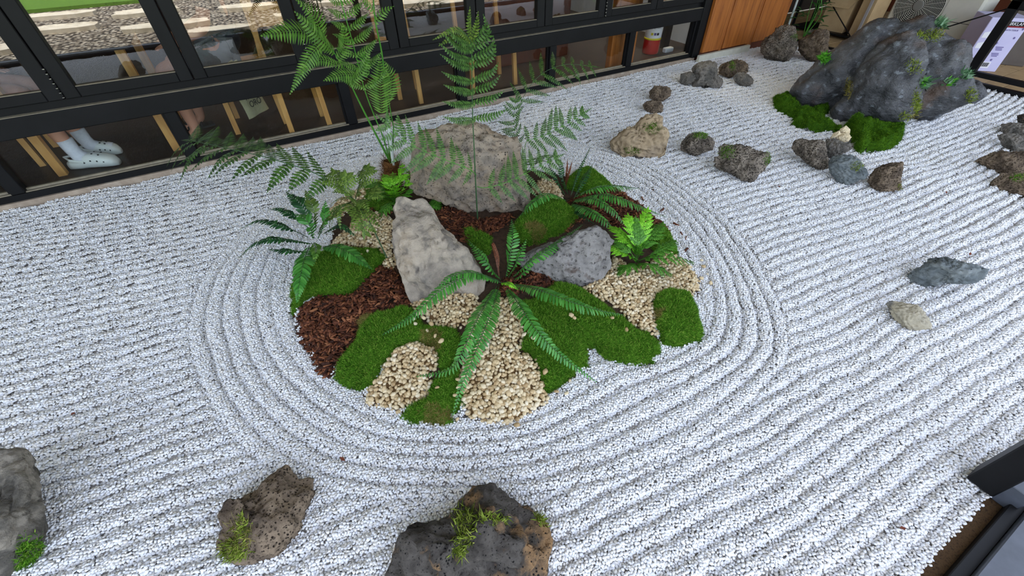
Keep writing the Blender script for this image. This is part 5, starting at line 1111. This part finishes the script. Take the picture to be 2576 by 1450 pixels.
# rack with diagonal brace, open cartons and plants behind the two dark rocks
rk = empty('metal_rack', (6.45, 3.35, 0)); tag(rk, 'slim metal rack with a crossing brace behind the dark rocks', 'rack')
for (x, y) in ((0, -.36), (0, .46), (.4, -.36), (.4, .46)): MB().box(x - .012, x + .012, y - .012, y + .012, 0, 1.3).build('upright', MATS['silver' if (x, y) == (0, -.36) else 'black_metal'], rk)
MB().beam((-.01, .30, .5), (-.01, -.34, .03), .016, .006).build('brace', MATS['black_metal'], rk)
for z in (.03, .62): MB().box(-.01, .41, -.36, .46, z, z + .018).build('shelf', MATS['black_metal'], rk)
for (x, y, w, d, h, rz, lab) in ((6.66, 3.36, .30, .30, .34, .1, 'open kraft carton with raised flaps on the metal rack'), (6.62, 3.02, .16, .26, .42, -.1, 'narrow upright kraft carton at the end of the metal rack')):
    e = card_box('carton_box', x, y, .048, w, d, h, rz, 'kraft', lab)
    if w > .2:
        for sg in (-1, 1): MB().add([(-d / 2, sg * w / 2, h), (d / 2, sg * w / 2, h), (d / 2, sg * (w / 2 + .11), h + .05), (-d / 2, sg * (w / 2 + .11), h + .05), (-d / 2, sg * w / 2, h + .004), (d / 2, sg * w / 2, h + .004), (d / 2, sg * (w / 2 + .11), h + .054), (-d / 2, sg * (w / 2 + .11), h + .054)], [(0, 1, 2, 3), (7, 6, 5, 4), (0, 4, 5, 1), (1, 5, 6, 2), (2, 6, 7, 3), (3, 7, 4, 0)]).build('flap', MATS['kraft'], e)
        MB().add([(-d / 2, -w / 2, h), (-d / 2, w / 2, h), (-d / 2 - .12, w / 2, h - .07), (-d / 2 - .12, -w / 2, h - .07), (-d / 2, -w / 2, h + .004), (-d / 2, w / 2, h + .004), (-d / 2 - .12, w / 2, h - .066), (-d / 2 - .12, -w / 2, h - .066)], [(0, 1, 2, 3), (7, 6, 5, 4), (0, 4, 5, 1), (1, 5, 6, 2), (2, 6, 7, 3), (3, 7, 4, 0)]).build('flap', MATS['kraft'], e)
tb = MB().tube([(6.05, 3.62, 0), (6.05, 3.66, 1.6)], .012, 8).build('drain_pipe', MATS['white_pipe']); tag(tb, 'thin white pipe rising beside the leafy terrace plant', 'pipe')
lp = empty('leafy_plant', (6.12, 3.42, 0)); tag(lp, 'leafy green terrace plant beside the wood panelling', 'plant')
prs = _rs(12)
for k in range(44):
    az = prs.rand() * 6.28; z = .04 + .42 * prs.rand(); rr = .10 + .3 * prs.rand(); b_ = np.array([rr * .4 * math.cos(az), rr * .4 * math.sin(az), z]); d = np.array([math.cos(az), math.sin(az), .1 + .4 * prs.rand()]); d /= np.linalg.norm(d)
    v, f = leaflet(b_, d, np.cross([0, 0, 1.], d), np.array([0, 0, 1.]), .10 + .05 * prs.rand(), .055, .3, .2, 1); obj_np('leaf', v, f, MATS['terrace_leaf'], lp)
st_ = LB()
for k in range(5):
    v, f = tube_np(spline([np.array([0, 0, 0.]), np.array([prs.randn() * .04, prs.randn() * .04, .3]), np.array([prs.randn() * .09, prs.randn() * .09, .6])], 12), .005, .002, 5); st_.add(v, f)
st_.build('stalk', 'stem_green', lp, np.zeros(3))
cs_ = rock('stone', A((1720, 0), 6.0425, [(1840, 500), (1900, 450), (1960, 440), (2005, 455), (1960, 520), (1880, 555), (1840, 540)]), 'lava_grey', 'small dark stone tucked behind the dark porous rock', sub=3, stand=False, seed=71, thick=.8)
nmat('yellow_leaf', [(214, 204, 60), (232, 226, 130)], 30, rough=.6)
yb = empty('border_plant', G(2572, 1452, .02)); tag(yb, 'yellow leaved border plant outside the grey sill', 'plant')
for k in range(14):
    az = prs.rand() * 6.28; d = np.array([math.cos(az), math.sin(az), .5]); d /= np.linalg.norm(d)
    v, f = leaflet(d * .008, d, np.cross([0, 0, 1.], d), np.array([0, 0, 1.]), .035, .018, .3, .2, 1); obj_np('leaf', v, f, MATS['yellow_leaf'], yb)
# ================================================================ the room behind the glass
nmat('skin', [(196, 138, 112), (206, 150, 124)], 12, rough=.55)
nmat('sock', [(226, 228, 236), (206, 208, 220)], 60, rough=.9)
nmat('clog_white', [(226, 230, 226)], rough=.45)
nmat('clog_hole', [(40, 44, 46)], rough=.7)
nmat('cloth_dark', [(40, 42, 50), (50, 52, 60)], 20, rough=.9)
nmat('cloth_grey', [(110, 110, 112), (124, 124, 126)], 20, rough=.9)
nmat('hair', [(26, 20, 18)], rough=.6)
nmat('sandal_black', [(22, 22, 24)], rough=.5)
nmat('canvas', [(168, 164, 128), (184, 180, 146)], 40, rough=.95)
nmat('ink_yellow', [(206, 190, 40)], rough=.8)
nmat('ext_red', [(176, 22, 26)], rough=.3, spec=.5)
nmat('rubber', [(26, 26, 27)], rough=.6)
FZ = .03
def F3(x, y, z=FZ): return np.array(G(x, y, z))
def wood_chair(feet, label, seat_z=.44, back=None):
    c = np.mean(feet, 0); e = empty('dining_chair', (c[0], c[1], FZ)); tag(e, label, 'chair'); P = [(p[0] - c[0], p[1] - c[1]) for p in feet]
    for (x, y) in P: MB().beam((x, y, 0), (x * .94, y * .94, seat_z - FZ), .036, .03, (0, 1, 0)).build('leg', MATS['wood_leg'], e)
    P = sorted(P, key=lambda q: math.atan2(q[1], q[0])); MB().prism([(x * 1.08, y * 1.08) for x, y in P], seat_z - FZ, seat_z - FZ + .025).build('seat', MATS['wood_leg'], e)
    MB().prism([(x * .86, y * .86) for x, y in P], seat_z - FZ - .05, seat_z - FZ).build('apron', MATS['wood_leg'], e)
    if back is not None:
        d = np.array(back, float); d /= np.linalg.norm(d); q = sorted(P, key=lambda p: -(p[0] * d[0] + p[1] * d[1]))[:2]
        for (x, y) in q: MB().beam((x * .94, y * .94, seat_z - FZ), (x * .94 + d[0] * .06, y * .94 + d[1] * .06, .84), .034, .028, (0, 1, 0)).build('back_post', MATS['wood_leg'], e)
        a, b = [np.array([x * .94 + d[0] * .055, y * .94 + d[1] * .055, .74]) for x, y in q]; MB().beam(a, b, .02, .14).build('backrest', MATS['wood_leg'], e)
    return e
t1 = empty('dining_table', (-1.03, 4.12, FZ)); tag(t1, 'wooden dining table where the person in white clogs sits', 'table')
for (x, y) in ((-.34, -.34), (.33, -.30), (-.34, .36), (.33, .36)): MB().box(x - .024, x + .024, y - .024, y + .024, 0, .68).build('leg', MATS['wood_leg'], t1)
MB().box(-.40, .40, -.40, .42, .68, .71, .004).build('table_top', MATS['dark_wall'], t1)
wood_chair([(-1.92, 3.98), (-1.52, 4.02), (-1.94, 4.36), (-1.5, 4.36)], 'wooden chair of the person in white clogs', back=(-1, 0))
f1, f2 = F3(600, 337), F3(641, 328)
wood_chair([tuple(f1[:2]), tuple(f2[:2] + np.array([.24, .02])), (f1[0] + .02, f1[1] + .36), (f2[0] + .26, f2[1] + .38)], 'wooden chair with a canvas tote bag hung on it', back=(1, 0))
g1, g2, g3 = F3(1007, 250), F3(1060, 260), F3(1122, 230)
wood_chair([tuple(g1[:2]), (g1[0] - .02, g1[1] + .34), tuple(g2[:2]), (g2[0] + .1, g2[1] + .38)], 'wooden chair whose front foot wears a grey felt pad', back=(0, 1))
h1, h2 = F3(1190, 232), F3(1296, 212)
wood_chair([tuple(h1[:2]), (h1[0] + .02, h1[1] + .36), tuple(h2[:2]), (h2[0] + .02, h2[1] + .36)], 'wooden chair behind the slender upright fern', back=(0, 1))
k1 = F3(835, 330)
wood_chair([(k1[0] - .28, k1[1] + .02), tuple(k1[:2]), (k1[0] - .28, k1[1] + .36), (k1[0], k1[1] + .36)], 'wooden chair behind the tall fern with the fibrous trunk', back=(0, 1))

def skin_mesh(name, V, E_, R, mat, parent, sub=2):
    me = bpy.data.meshes.new(name); me.from_pydata([tuple(map(float, v)) for v in V], E_, []); o = bpy.data.objects.new(name, me); COL.objects.link(o)
    sk_ = o.modifiers.new('skin', 'SKIN'); sk_.use_smooth_shade = True
    for i, r_ in enumerate(R): me.skin_vertices[0].data[i].radius = (r_, r_) if not isinstance(r_, tuple) else r_
    me.skin_vertices[0].data[0].use_root = True
    ss = o.modifiers.new('sub', 'SUBSURF'); ss.levels = sub; ss.render_levels = sub
    m2 = bpy.data.meshes.new_from_object(o.evaluated_get(bpy.context.evaluated_depsgraph_get())); bpy.data.objects.remove(o); bpy.data.meshes.remove(me)
    m2.name = name; m2.materials.clear(); m2.materials.append(mat); m2.polygons.foreach_set('use_smooth', np.ones(len(m2.polygons), bool)); return link(bpy.data.objects.new(name, m2), parent)
def seated(label, hip, fwd, ankles, toes, knees, shirt, short_col, seed=0):
    """a person sitting: hip centre, facing, and the places of both feet"""
    hip = np.array(hip, float); fw = np.array([fwd[0], fwd[1], 0.]); fw /= np.linalg.norm(fw); sd = np.array([fw[1], -fw[0], 0.])      # sd = person's right
    e = empty('person', (hip[0], hip[1], FZ)); tag(e, label, 'person'); o_ = np.array([hip[0], hip[1], FZ]); up = np.array([0, 0, 1.])
    V, E_, R = [], [], []
    def add(p, r_, to=None):
        V.append(np.array(p) - o_); R.append(r_)
        if to is not None: E_.append((to, len(V) - 1))
        return len(V) - 1
    pel = add(hip, (.13, .11)); sp = add(hip + up * .16 - fw * .02, (.12, .095), pel); ch = add(hip + up * .36 - fw * .01, (.145, .10), sp); nk = add(hip + up * .50 + fw * .01, .05, ch); hd_ = add(hip + up * .60 + fw * .025, (.07, .082), nk); tp_ = add(hip + up * .72 + fw * .02, (.068, .08), hd_)
    for s_, an, to_, kn in ((1, ankles[0], toes[0], knees[0]), (-1, ankles[1], toes[1], knees[1])):
        h_ = add(hip + sd * s_ * .09 + fw * .05, .085, pel); k_ = add(kn, .056, h_); c_ = add(np.array(kn) * .62 + np.array(an) * .38 - fw * .012, .054, k_); a_ = add(an, .036, c_); b_ = add(np.array(an) * .3 + np.array(to_) * .7 + up * -.012, (.034, .026), a_); add(to_, (.036, .018), b_)
        sh = add(hip + up * .43 + sd * s_ * .18, .052, ch); el = add(hip + up * .20 + sd * s_ * .24 + fw * .08, .038, sh); wr = add(hip + up * .12 + sd * s_ * .15 + fw * .28, .026, el); pm = add(hip + up * .115 + sd * s_ * .13 + fw * .34, (.036, .018), wr)
        for q in range(4):
            off = sd * s_ * (.024 - .016 * q); f1_ = add(hip + up * .112 + sd * s_ * .13 + fw * (.375 + .006 * (q in (1, 2))) + off, .0088, pm); f2_ = add(V[f1_] + o_ + fw * .026 - up * .008, .0082, f1_); add(V[f2_] + o_ + fw * (.018 + .004 * (q in (1, 2))) - up * .012, .007, f2_)
        t1_ = add(hip + up * .112 + sd * s_ * .088 + fw * .335, .0095, pm); add(V[t1_] + o_ + fw * .028, .008, t1_)
    skin_mesh('body', V, E_, R, MATS['skin'], e)
    tv = [hip - up * .02 - o_, hip + up * .16 - fw * .02 - o_, hip + up * .37 - fw * .01 - o_, hip + up * .455 - o_] + [hip + up * .42 + sd * s_ * .18 - o_ for s_ in (1, -1)] + [hip + up * .30 + sd * s_ * .225 + fw * .04 - o_ for s_ in (1, -1)]
    skin_mesh('shirt', tv, [(0, 1), (1, 2), (2, 3), (2, 4), (2, 5), (4, 6), (5, 7)], [(.15, .125), (.135, .108), (.16, .115), .07, .066, .066, .062, .062], MATS[shirt], e)
    pv_ = [hip - o_] + [hip + sd * s_ * .09 + fw * .05 - o_ for s_ in (1, -1)] + [np.array(kn) * .75 + (hip + sd * s_ * .09) * .25 - o_ for s_, kn in ((1, knees[0]), (-1, knees[1]))]
    skin_mesh('shorts', pv_, [(0, 1), (0, 2), (1, 3), (2, 4)], [(.145, .122), .10, .10, .084, .084], MATS[short_col], e)
    hv, hf = ICO[3]; hv = hv * np.array([.088, .088, .095]); cc = hip + up * .70 + fw * .0 - o_; keep = (hv[:, 2] > -.02) | ((hv @ fw) < .0); cut = (hv @ fw > .055) & (hv[:, 2] < .045); ok = keep & ~cut; fm = ok[hf].all(1)
    obj_np('hair', hv + cc, hf[fm], MATS['hair'], e)
    fc = MB()
    for s_ in (1, -1): fc.lathe([(.001, -.006), (.008, -.003), (.008, .003), (.001, .006)], tuple(hip + up * .665 + fw * .098 + sd * s_ * .03 - o_), 10)
    fc.build('eye', MATS['hair'], e)
    MB().beam(hip + up * .66 + fw * .10 - o_, hip + up * .628 + fw * .118 - o_, .018, .016).build('nose', MATS['skin'], e)
    MB().beam(hip + up * .598 + fw * .104 + sd * .022 - o_, hip + up * .598 + fw * .104 - sd * .022 - o_, .008, .008).build('mouth', MATS['ink_red'], e)
    return e
def clog(parent, heel, toe, org):
    """white moulded clog with holes and a heel strap"""
    heel = np.array(heel) - org; toe = np.array(toe) - org; d = toe - heel; L = np.linalg.norm(d); d /= L; s = np.array([d[1], -d[0], 0]); up = np.array([0, 0, 1.])
    st = [(0, .034, .055), (.10, .040, .062), (.25, .041, .055), (.40, .046, .098), (.60, .052, .098), (.78, .053, .082), (.92, .046, .062), (1.0, .026, .036)]; n = 14; V, F = [], []
    for t, w, h in st:
        for k in range(n):
            a = 2 * math.pi * k / n; ca, sa = math.cos(a), math.sin(a); V.append(heel + d * (L * t) + s * (w * np.sign(ca) * abs(ca) ** .7) + up * (h * .5 + h * .5 * np.sign(sa) * abs(sa) ** .7))
    for i in range(len(st) - 1):
        for k in range(n): F.append((i * n + k, i * n + (k + 1) % n, i * n + n + (k + 1) % n, i * n + n + k))
    m = MB(); m.add(V, F + [tuple(range(n - 1, -1, -1)), tuple(range(len(V) - n, len(V)))]); c = m.build('clog', MATS['clog_white'], parent, True)
    st_ = MB(); st_.tube([heel + d * L * .40 + s * .046 + up * .055, heel + d * L * .15 + s * .046 + up * .075, heel - d * .008 + up * .082, heel + d * L * .15 - s * .046 + up * .075, heel + d * L * .40 - s * .046 + up * .055], .008, 6).build('strap', MATS['clog_white'], c)
    for (t, q, z) in ((.55, .96, .06), (.68, .98, .055), (.80, .95, .046), (.60, .35, .094), (.72, .4, .085), (.60, -.35, .094), (.72, -.4, .085), (.55, -.9, .045), (.68, -.9, .042), (.40, .95, .05), (.40, -.95, .05)):
        p = heel + d * L * t + s * (.049 * q) + up * z; MB().lathe([(.002, -.005), (.006, -.003), (.006, .004), (.002, .006)], tuple(p), 8).build('vent_hole', MATS['clog_hole'], c)
    return c
h1_, t1_ = F3(186, 424), F3(304, 413); h2_, t2_ = F3(222, 398), F3(309, 384)
up = np.array([0, 0, 1.])
an = [h1_ + (t1_ - h1_) * .25 + up * .09, h2_ + (t2_ - h2_) * .25 + up * .09]
pa = seated('seated person in white socks and white clogs behind the glass', (-1.74, 4.14, .53), (1, -.05), an, [t1_ * .8 + h1_ * .2 + up * .03, t2_ * .8 + h2_ * .2 + up * .03], [an[0] + np.array([-.03, .02, .41]), an[1] + np.array([-.05, .03, .41])], 'cloth_grey', 'cloth_dark')
oa = np.array(pa.location)
clog(pa, h1_, t1_, oa); clog(pa, h2_, t2_, oa)
for a, hh, tt in ((an[0], h1_, t1_), (an[1], h2_, t2_)):
    dd = (tt - hh) / np.linalg.norm(tt - hh); MB().tube([a + dd * .13 - up * .045 - oa, a + dd * .06 - up * .035 - oa, a + dd * .01 - up * .005 - oa, a + up * .04 - oa, a - dd * .004 + up * .11 - oa], [.036, .042, .045, .042, .046], 16).build('sock', MATS['sock'], pa, True)
hb, tb_ = F3(498, 352), F3(500, 372)
fb = np.array([-.58, 3.90, FZ]); ab = [fb + up * .07 + np.array([.04, .02, 0]), fb + np.array([.08, .30, .07])]
tb2 = [fb + np.array([-.12, -.06, .02]), fb + np.array([-.10, .26, .02])]
pb = seated('seated person in black sandals beside the tote bag chair', (-.12, 4.18, .53), (-1, 0), [ab[1], ab[0]], [tb2[1], tb2[0]], [ab[1] + np.array([-.02, 0, .42]), ab[0] + np.array([-.03, .02, .42])], 'cloth_dark', 'cloth_grey')
ob = np.array(pb.location)
for a, t in zip(ab, tb2):
    m = MB(); dd = (t - a) * np.array([1, 1, 0]); dd /= np.linalg.norm(dd); s_ = np.array([dd[1], -dd[0], 0]); b0 = np.array([a[0], a[1], FZ]) - ob
    m.beam(b0 - dd * .06 + up * .008, b0 + dd * .19 + up * .008, .085, .016).build('sandal_sole', MATS['sandal_black'], pb)
    MB().tube([b0 + s_ * .042 + up * .01 + dd * .03, b0 + up * .09 + dd * .02, b0 - s_ * .042 + up * .01 + dd * .03], .010, 6).tube([b0 + s_ * .042 + up * .01 + dd * .12, b0 + up * .055 + dd * .12, b0 - s_ * .042 + up * .01 + dd * .12], .012, 6).build('sandal_strap', MATS['sandal_black'], pb)
# tote bag
qa, qb, qc, qd = WY(627, 301, 3.80), WY(676, 273, 4.00), WY(671, 218, 4.00), WY(588, 230, 3.80)
qd = qa + (WY(588, 230, 3.80) - qa) * 1.3
tbg = empty('tote_bag', qa); tag(tbg, 'beige canvas tote bag with black letters hung on a chair', 'bag'); n_ = np.cross(qb - qa, qd - qa); n_ /= np.linalg.norm(n_); n_ = n_ if n_[1] < 0 else -n_
u_, v_ = qb - qa, qd - qa; V, F = [], []; N1 = 9
for sgn in (1, -1):
    for i in range(N1):
        for j in range(N1):
            s_, t_ = i / (N1 - 1), j / (N1 - 1); bul = .03 * math.sin(math.pi * s_) ** .6 * math.sin(math.pi * t_ * .9 + .15) * sgn + .006 * math.sin(9 * s_ + 5 * t_); V.append(u_ * s_ + v_ * t_ + n_ * bul)
for k in range(2):
    for i in range(N1 - 1):
        for j in range(N1 - 1): a = k * N1 * N1 + i * N1 + j; F.append((a, a + N1, a + N1 + 1, a + 1))
MB().add(V, F).build('bag_body', MATS['canvas'], tbg, True)
uu = u_ / np.linalg.norm(u_); vv = v_ - uu * (v_ @ uu); vv /= np.linalg.norm(vv); nz = np.cross(uu, vv)
RM = Matrix([[float(uu[i]), float(vv[i]), float(nz[i])] for i in range(3)]).to_euler()
if True:
    for body, fy in (('TAKIN', .56), ('ORO', .35)):
        text_on(body, tbg, tuple(u_ * .42 + v_ * fy + n_ * .038), RM, .062, 'ink_black')
    q = MB().lathe([(.002, 0), (.028, 0), (.028, .001), (.002, .001)], n=16).build('yellow_print', MATS['ink_yellow'], tbg); q.location = tuple(u_ * .80 + v_ * .55 + n_ * .036); q.rotation_euler = RM
for sgn in (.02, -.02):
    MB().tube([u_ * .25 + v_ + n_ * sgn, u_ * .3 + v_ * 1.35 + n_ * sgn, u_ * .6 + v_ * 1.4 + n_ * sgn, u_ * .75 + v_ + n_ * sgn], .008, 6).build('handle', MATS['canvas'], tbg)
# fire extinguisher
ex = empty('fire_extinguisher', (3.975, 3.86, FZ)); tag(ex, 'red fire extinguisher with a white label on the room floor', 'extinguisher')
MB().lathe([(.07, 0), (.086, .006), (.089, .02), (.089, .44), (.08, .49), (.05, .53), (.028, .545), (.028, .57)], n=28).build('cylinder', MATS['ext_red'], ex, True)
MB().lathe([(.0897, .165), (.0905, .166), (.0905, .365), (.0897, .366)], n=28).build('label', MATS['paper_white'], ex, True)
MB().lathe([(.090, .145), (.0925, .148), (.0925, .162), (.090, .165)], n=28).build('yellow_band', MATS['ink_yellow'], ex, True)
MB().lathe([(.022, .57), (.024, .6), (.012, .61)], n=12).build('valve', MATS['silver'], ex); MB().beam((0, 0, .61), (-.09, -.05, .64), .022, .012).build('lever', MATS['rubber'], ex)
MB().tube([(0, .02, .59), (.10, -.03, .56), (.115, -.05, .40), (.10, -.05, .22), (.098, -.03, .10)], .009, 8).build('hose', MATS['rubber'], ex, True)
for body, az, z, sz, mt in (('TY', -2.45, .27, .05, 'ink_red'), ('ABC', -1.8, .27, .03, 'ink_black')):
    text_on(body, ex, (.0915 * math.cos(az), .0915 * math.sin(az), z), (math.pi / 2, 0, az + math.pi / 2), sz, mt)
for k in range(3):
    q = MB().box(-.012, .012, -.0008, .0008, 0, .024).build('pictogram', MATS[('ink_yellow', 'ink_violet', 'ink_black')[k]], ex); az = -2.5 + .35 * k; q.location = (.0912 * math.cos(az), .0912 * math.sin(az), .195); q.rotation_euler.z = az + math.pi / 2
# joinery of the room close to the glass
struct('trim_7', MB().box(3.20, 3.52, 3.63, 3.70, FZ, 2.7, .004), 'wood_panel', label='orange timber post just inside the low panes', cat='post')
cb = empty('counter', (2.6, 4.6, FZ)); tag(cb, 'dark red brown timber counter inside the room', 'counter')
MB().box(-.55, .55, -.3, .3, 0, .85, .006).build('body', MATS['brown_panel'], cb); MB().box(-.58, .58, -.33, .33, .85, .89, .004).build('worktop', MATS['wood_panel'], cb)
struct('trim_8', MB().box(4.22, 4.30, 3.9, 3.96, FZ, 2.7), 'black_metal', label='black metal upright behind the fire extinguisher', cat='post')
nmat('plastic_white', [(220, 222, 226)], rough=.4)
ps = MB().box(4.12, 4.24, 3.76, 3.82, FZ, FZ + .045, .008).build('power_strip', MATS['plastic_white']); tag(ps, 'white power strip on the floor beside the fire extinguisher', 'power strip')

# ceiling lamps of the room
nmat('lamp_shade', [(40, 40, 42)], rough=.5)
lm = bpy.data.materials.new('lamp_glow'); lm.use_nodes = True; lm.node_tree.nodes['Principled BSDF'].inputs['Emission Color'].default_value = (1, .86, .66, 1); lm.node_tree.nodes['Principled BSDF'].inputs['Emission Strength'].default_value = 6.0
for (x, y, lab, pw) in ((-1.0, 5.0, 'round ceiling lamp over the dining table', 4), (1.0, 4.9, 'round ceiling lamp over the row of wooden chairs', 12), (3.7, 4.3, 'round ceiling lamp above the fire extinguisher', 45)):
    e = empty('ceiling_lamp', (x, y, 2.75)); tag(e, lab, 'lamp'); MB().lathe([(.20, -.05), (.20, 0), (.02, 0)], n=24).build('housing', MATS['lamp_shade'], e); MB().lathe([(.01, -.062), (.18, -.06), (.18, -.051), (.01, -.05)], n=24).build('diffuser', lm, e)
    ld = bpy.data.lights.new('lamp_light', 'AREA'); ld.shape = 'DISK'; ld.size = .36; ld.energy = pw; ld.color = (1, .88, .70); lo = bpy.data.objects.new('lamp_light', ld); COL.objects.link(lo); lo.parent = e; lo.location = (0, 0, -.07)
# ---------------------------------------------------------------- the gravel itself
def gravel():
    X0, X1, Y0, Y1 = -3.0, XE, -.288, 3.452
    nx, ny = int((X1 - X0) / .02) + 1, int((Y1 - Y0) / .02) + 1
    gx, gy = np.meshgrid(np.linspace(X0, X1, nx), np.linspace(Y0, Y1, ny))
    gz = gravel_z(gx, gy) - .0105
    v = np.stack([gx, gy, gz], -1).reshape(-1, 3)
    i = np.arange(nx * ny).reshape(ny, nx)
    f = np.stack([i[:-1, :-1], i[:-1, 1:], i[1:, 1:], i[1:, :-1]], -1).reshape(-1, 4)
    o = obj_np('floor', v, f, MATS['gravel_bed']); tag(o, 'bed of compacted grit under the raked white gravel', 'ground', kind='structure')
    # little heaps of seven grains, laid edge to edge over the furrows
    rs = _rs(11); s = .0092; cs = s * math.sqrt(7)
    bpy_col = bpy.data.collections.new('gravel_grains')
    import bmesh
    bm = bmesh.new(); bmesh.ops.create_icosphere(bm, subdivisions=1, radius=1.0)
    bv = np.array([q.co[:] for q in bm.verts]); bf = np.array([[q.index for q in p.verts] for p in bm.faces]); bm.free()
    for k in range(8):
        V, F = [], []
        for j in range(7):
            a = math.radians(60 * j - 19.1); r = 0 if j == 6 else s
            p = bv * (1 + .16 * rs.randn(len(bv), 1)) * (s * np.array([.64, .53, .44]) * (1 + .18 * rs.randn(3)))
            q = Matrix.Rotation(rs.rand() * 6.28, 3, 'Z') @ Matrix.Rotation(rs.randn() * .35, 3, 'X') @ Matrix.Rotation(rs.randn() * .35, 3, 'Y')
            p = p @ np.array(q).T + np.array([r * math.cos(a) + rs.randn() * .0012, r * math.sin(a) + rs.randn() * .0012, rs.randn() * .0016])
            F.append(bf + len(V) * len(bv)); V.append(p)
        me = mesh_np('gravel_heap', np.concatenate(V), np.concatenate(F)); me.materials.append(MATS['white_grain'])
        bpy_col.objects.link(bpy.data.objects.new('gravel_heap', me))
    hx = np.arange(X0, X1, cs); hy = np.arange(Y0 + .012, Y1 - .004, cs * .866)
    px, py = np.meshgrid(hx, hy); px = px + (np.arange(len(hy)) % 2)[:, None] * cs / 2
    px = (px + rs.randn(*px.shape) * .0016).ravel(); py = (py + rs.randn(*py.shape) * .0016).ravel()
    low = np.concatenate([np.zeros(len(px)), np.full(len(px), .0046)]); px = np.concatenate([px, px + cs * .5]); py = np.concatenate([py, py + cs * .29])
    it = island_t(px, py); keep = (it > .84) & (px < XE - .005) & (py < 3.447)
    near = np.where((it < 1.08) & keep)[0]
    for poly in PATCHES:
        d = polydist(px[near], py[near], poly) * np.where(inpoly(px[near], py[near], poly), 1, -1); keep[near[d > .004]] = False; near = near[d <= .004]
    front = (it < .95) & (py < IC[1]) & (np.abs(px - IC[0]) < .45); keep &= ~front
    for sx, sy, sr in STONES: keep &= np.hypot(px - sx, py - sy) > sr * .45
    px, py, low = px[keep], py[keep], low[keep]
    gz_ = lambda x, y: np.maximum(gravel_z(x, y), np.where(island_t(x, y) < 1.0, z_island(x, y) + .004, -1))
    z = gz_(px, py) - low; e = .004
    dzx = (gz_(px + e, py) - gz_(px - e, py)) / (2 * e); dzy = (gz_(px, py + e) - gz_(px, py - e)) / (2 * e); dzx, dzy = dzx.clip(-1, 1), dzy.clip(-1, 1)
    me = bpy.data.meshes.new('white_gravel'); me.vertices.add(len(px))
    me.vertices.foreach_set('co', np.stack([px, py, z], 1).astype(np.float32).ravel())
    # rotation = spin about own axis by 60 degree steps, then tilt to the slope
    rot = np.stack([np.arctan(dzy), -np.arctan(dzx), rs.randint(0, 6, len(px)) * math.pi / 3], 1)
    at = me.attributes.new('rot', 'FLOAT_VECTOR', 'POINT'); 
    # euler XYZ applies X first, then Y, Z last: turn tilt into the spun frame
    ca, sa = np.cos(rot[:, 2]), np.sin(rot[:, 2]); tx, ty = rot[:, 0] * ca + rot[:, 1] * sa, -rot[:, 0] * sa + rot[:, 1] * ca
    at.data.foreach_set('vector', np.stack([tx, ty, rot[:, 2]], 1).astype(np.float32).ravel())
    me.attributes.new('pick', 'INT', 'POINT').data.foreach_set('value', rs.randint(0, 8, len(px)).astype(np.int32))
    me.attributes.new('size', 'FLOAT', 'POINT').data.foreach_set('value', (1 + .10 * rs.randn(len(px))).clip(.8, 1.3).astype(np.float32))
    o = link(bpy.data.objects.new('white_gravel', me)); tag(o, 'white gravel raked into furrows across the whole bed', 'gravel', kind='stuff')
    ng = bpy.data.node_groups.new('lay_gravel', 'GeometryNodeTree')
    ng.interface.new_socket('Geometry', in_out='INPUT', socket_type='NodeSocketGeometry'); ng.interface.new_socket('Geometry', in_out='OUTPUT', socket_type='NodeSocketGeometry')
    gi = ng.nodes.new('NodeGroupInput'); go = ng.nodes.new('NodeGroupOutput')
    ip = ng.nodes.new('GeometryNodeInstanceOnPoints'); ci = ng.nodes.new('GeometryNodeCollectionInfo'); ci.inputs['Collection'].default_value = bpy_col
    ci.inputs['Separate Children'].default_value = True; ci.inputs['Reset Children'].default_value = True
    def na(nm, ty):
        n = ng.nodes.new('GeometryNodeInputNamedAttribute'); n.data_type = ty; n.inputs['Name'].default_value = nm; return n.outputs['Attribute']
    L = ng.links
    L.new(gi.outputs[0], ip.inputs['Points']); L.new(ci.outputs[0], ip.inputs['Instance']); ip.inputs['Pick Instance'].default_value = True
    L.new(na('pick', 'INT'), ip.inputs['Instance Index']); L.new(na('rot', 'FLOAT_VECTOR'), ip.inputs['Rotation']); L.new(na('size', 'FLOAT'), ip.inputs['Scale'])
    L.new(ip.outputs[0], go.inputs[0])
    md = o.modifiers.new('lay_gravel', 'NODES'); md.node_group = ng
gravel()
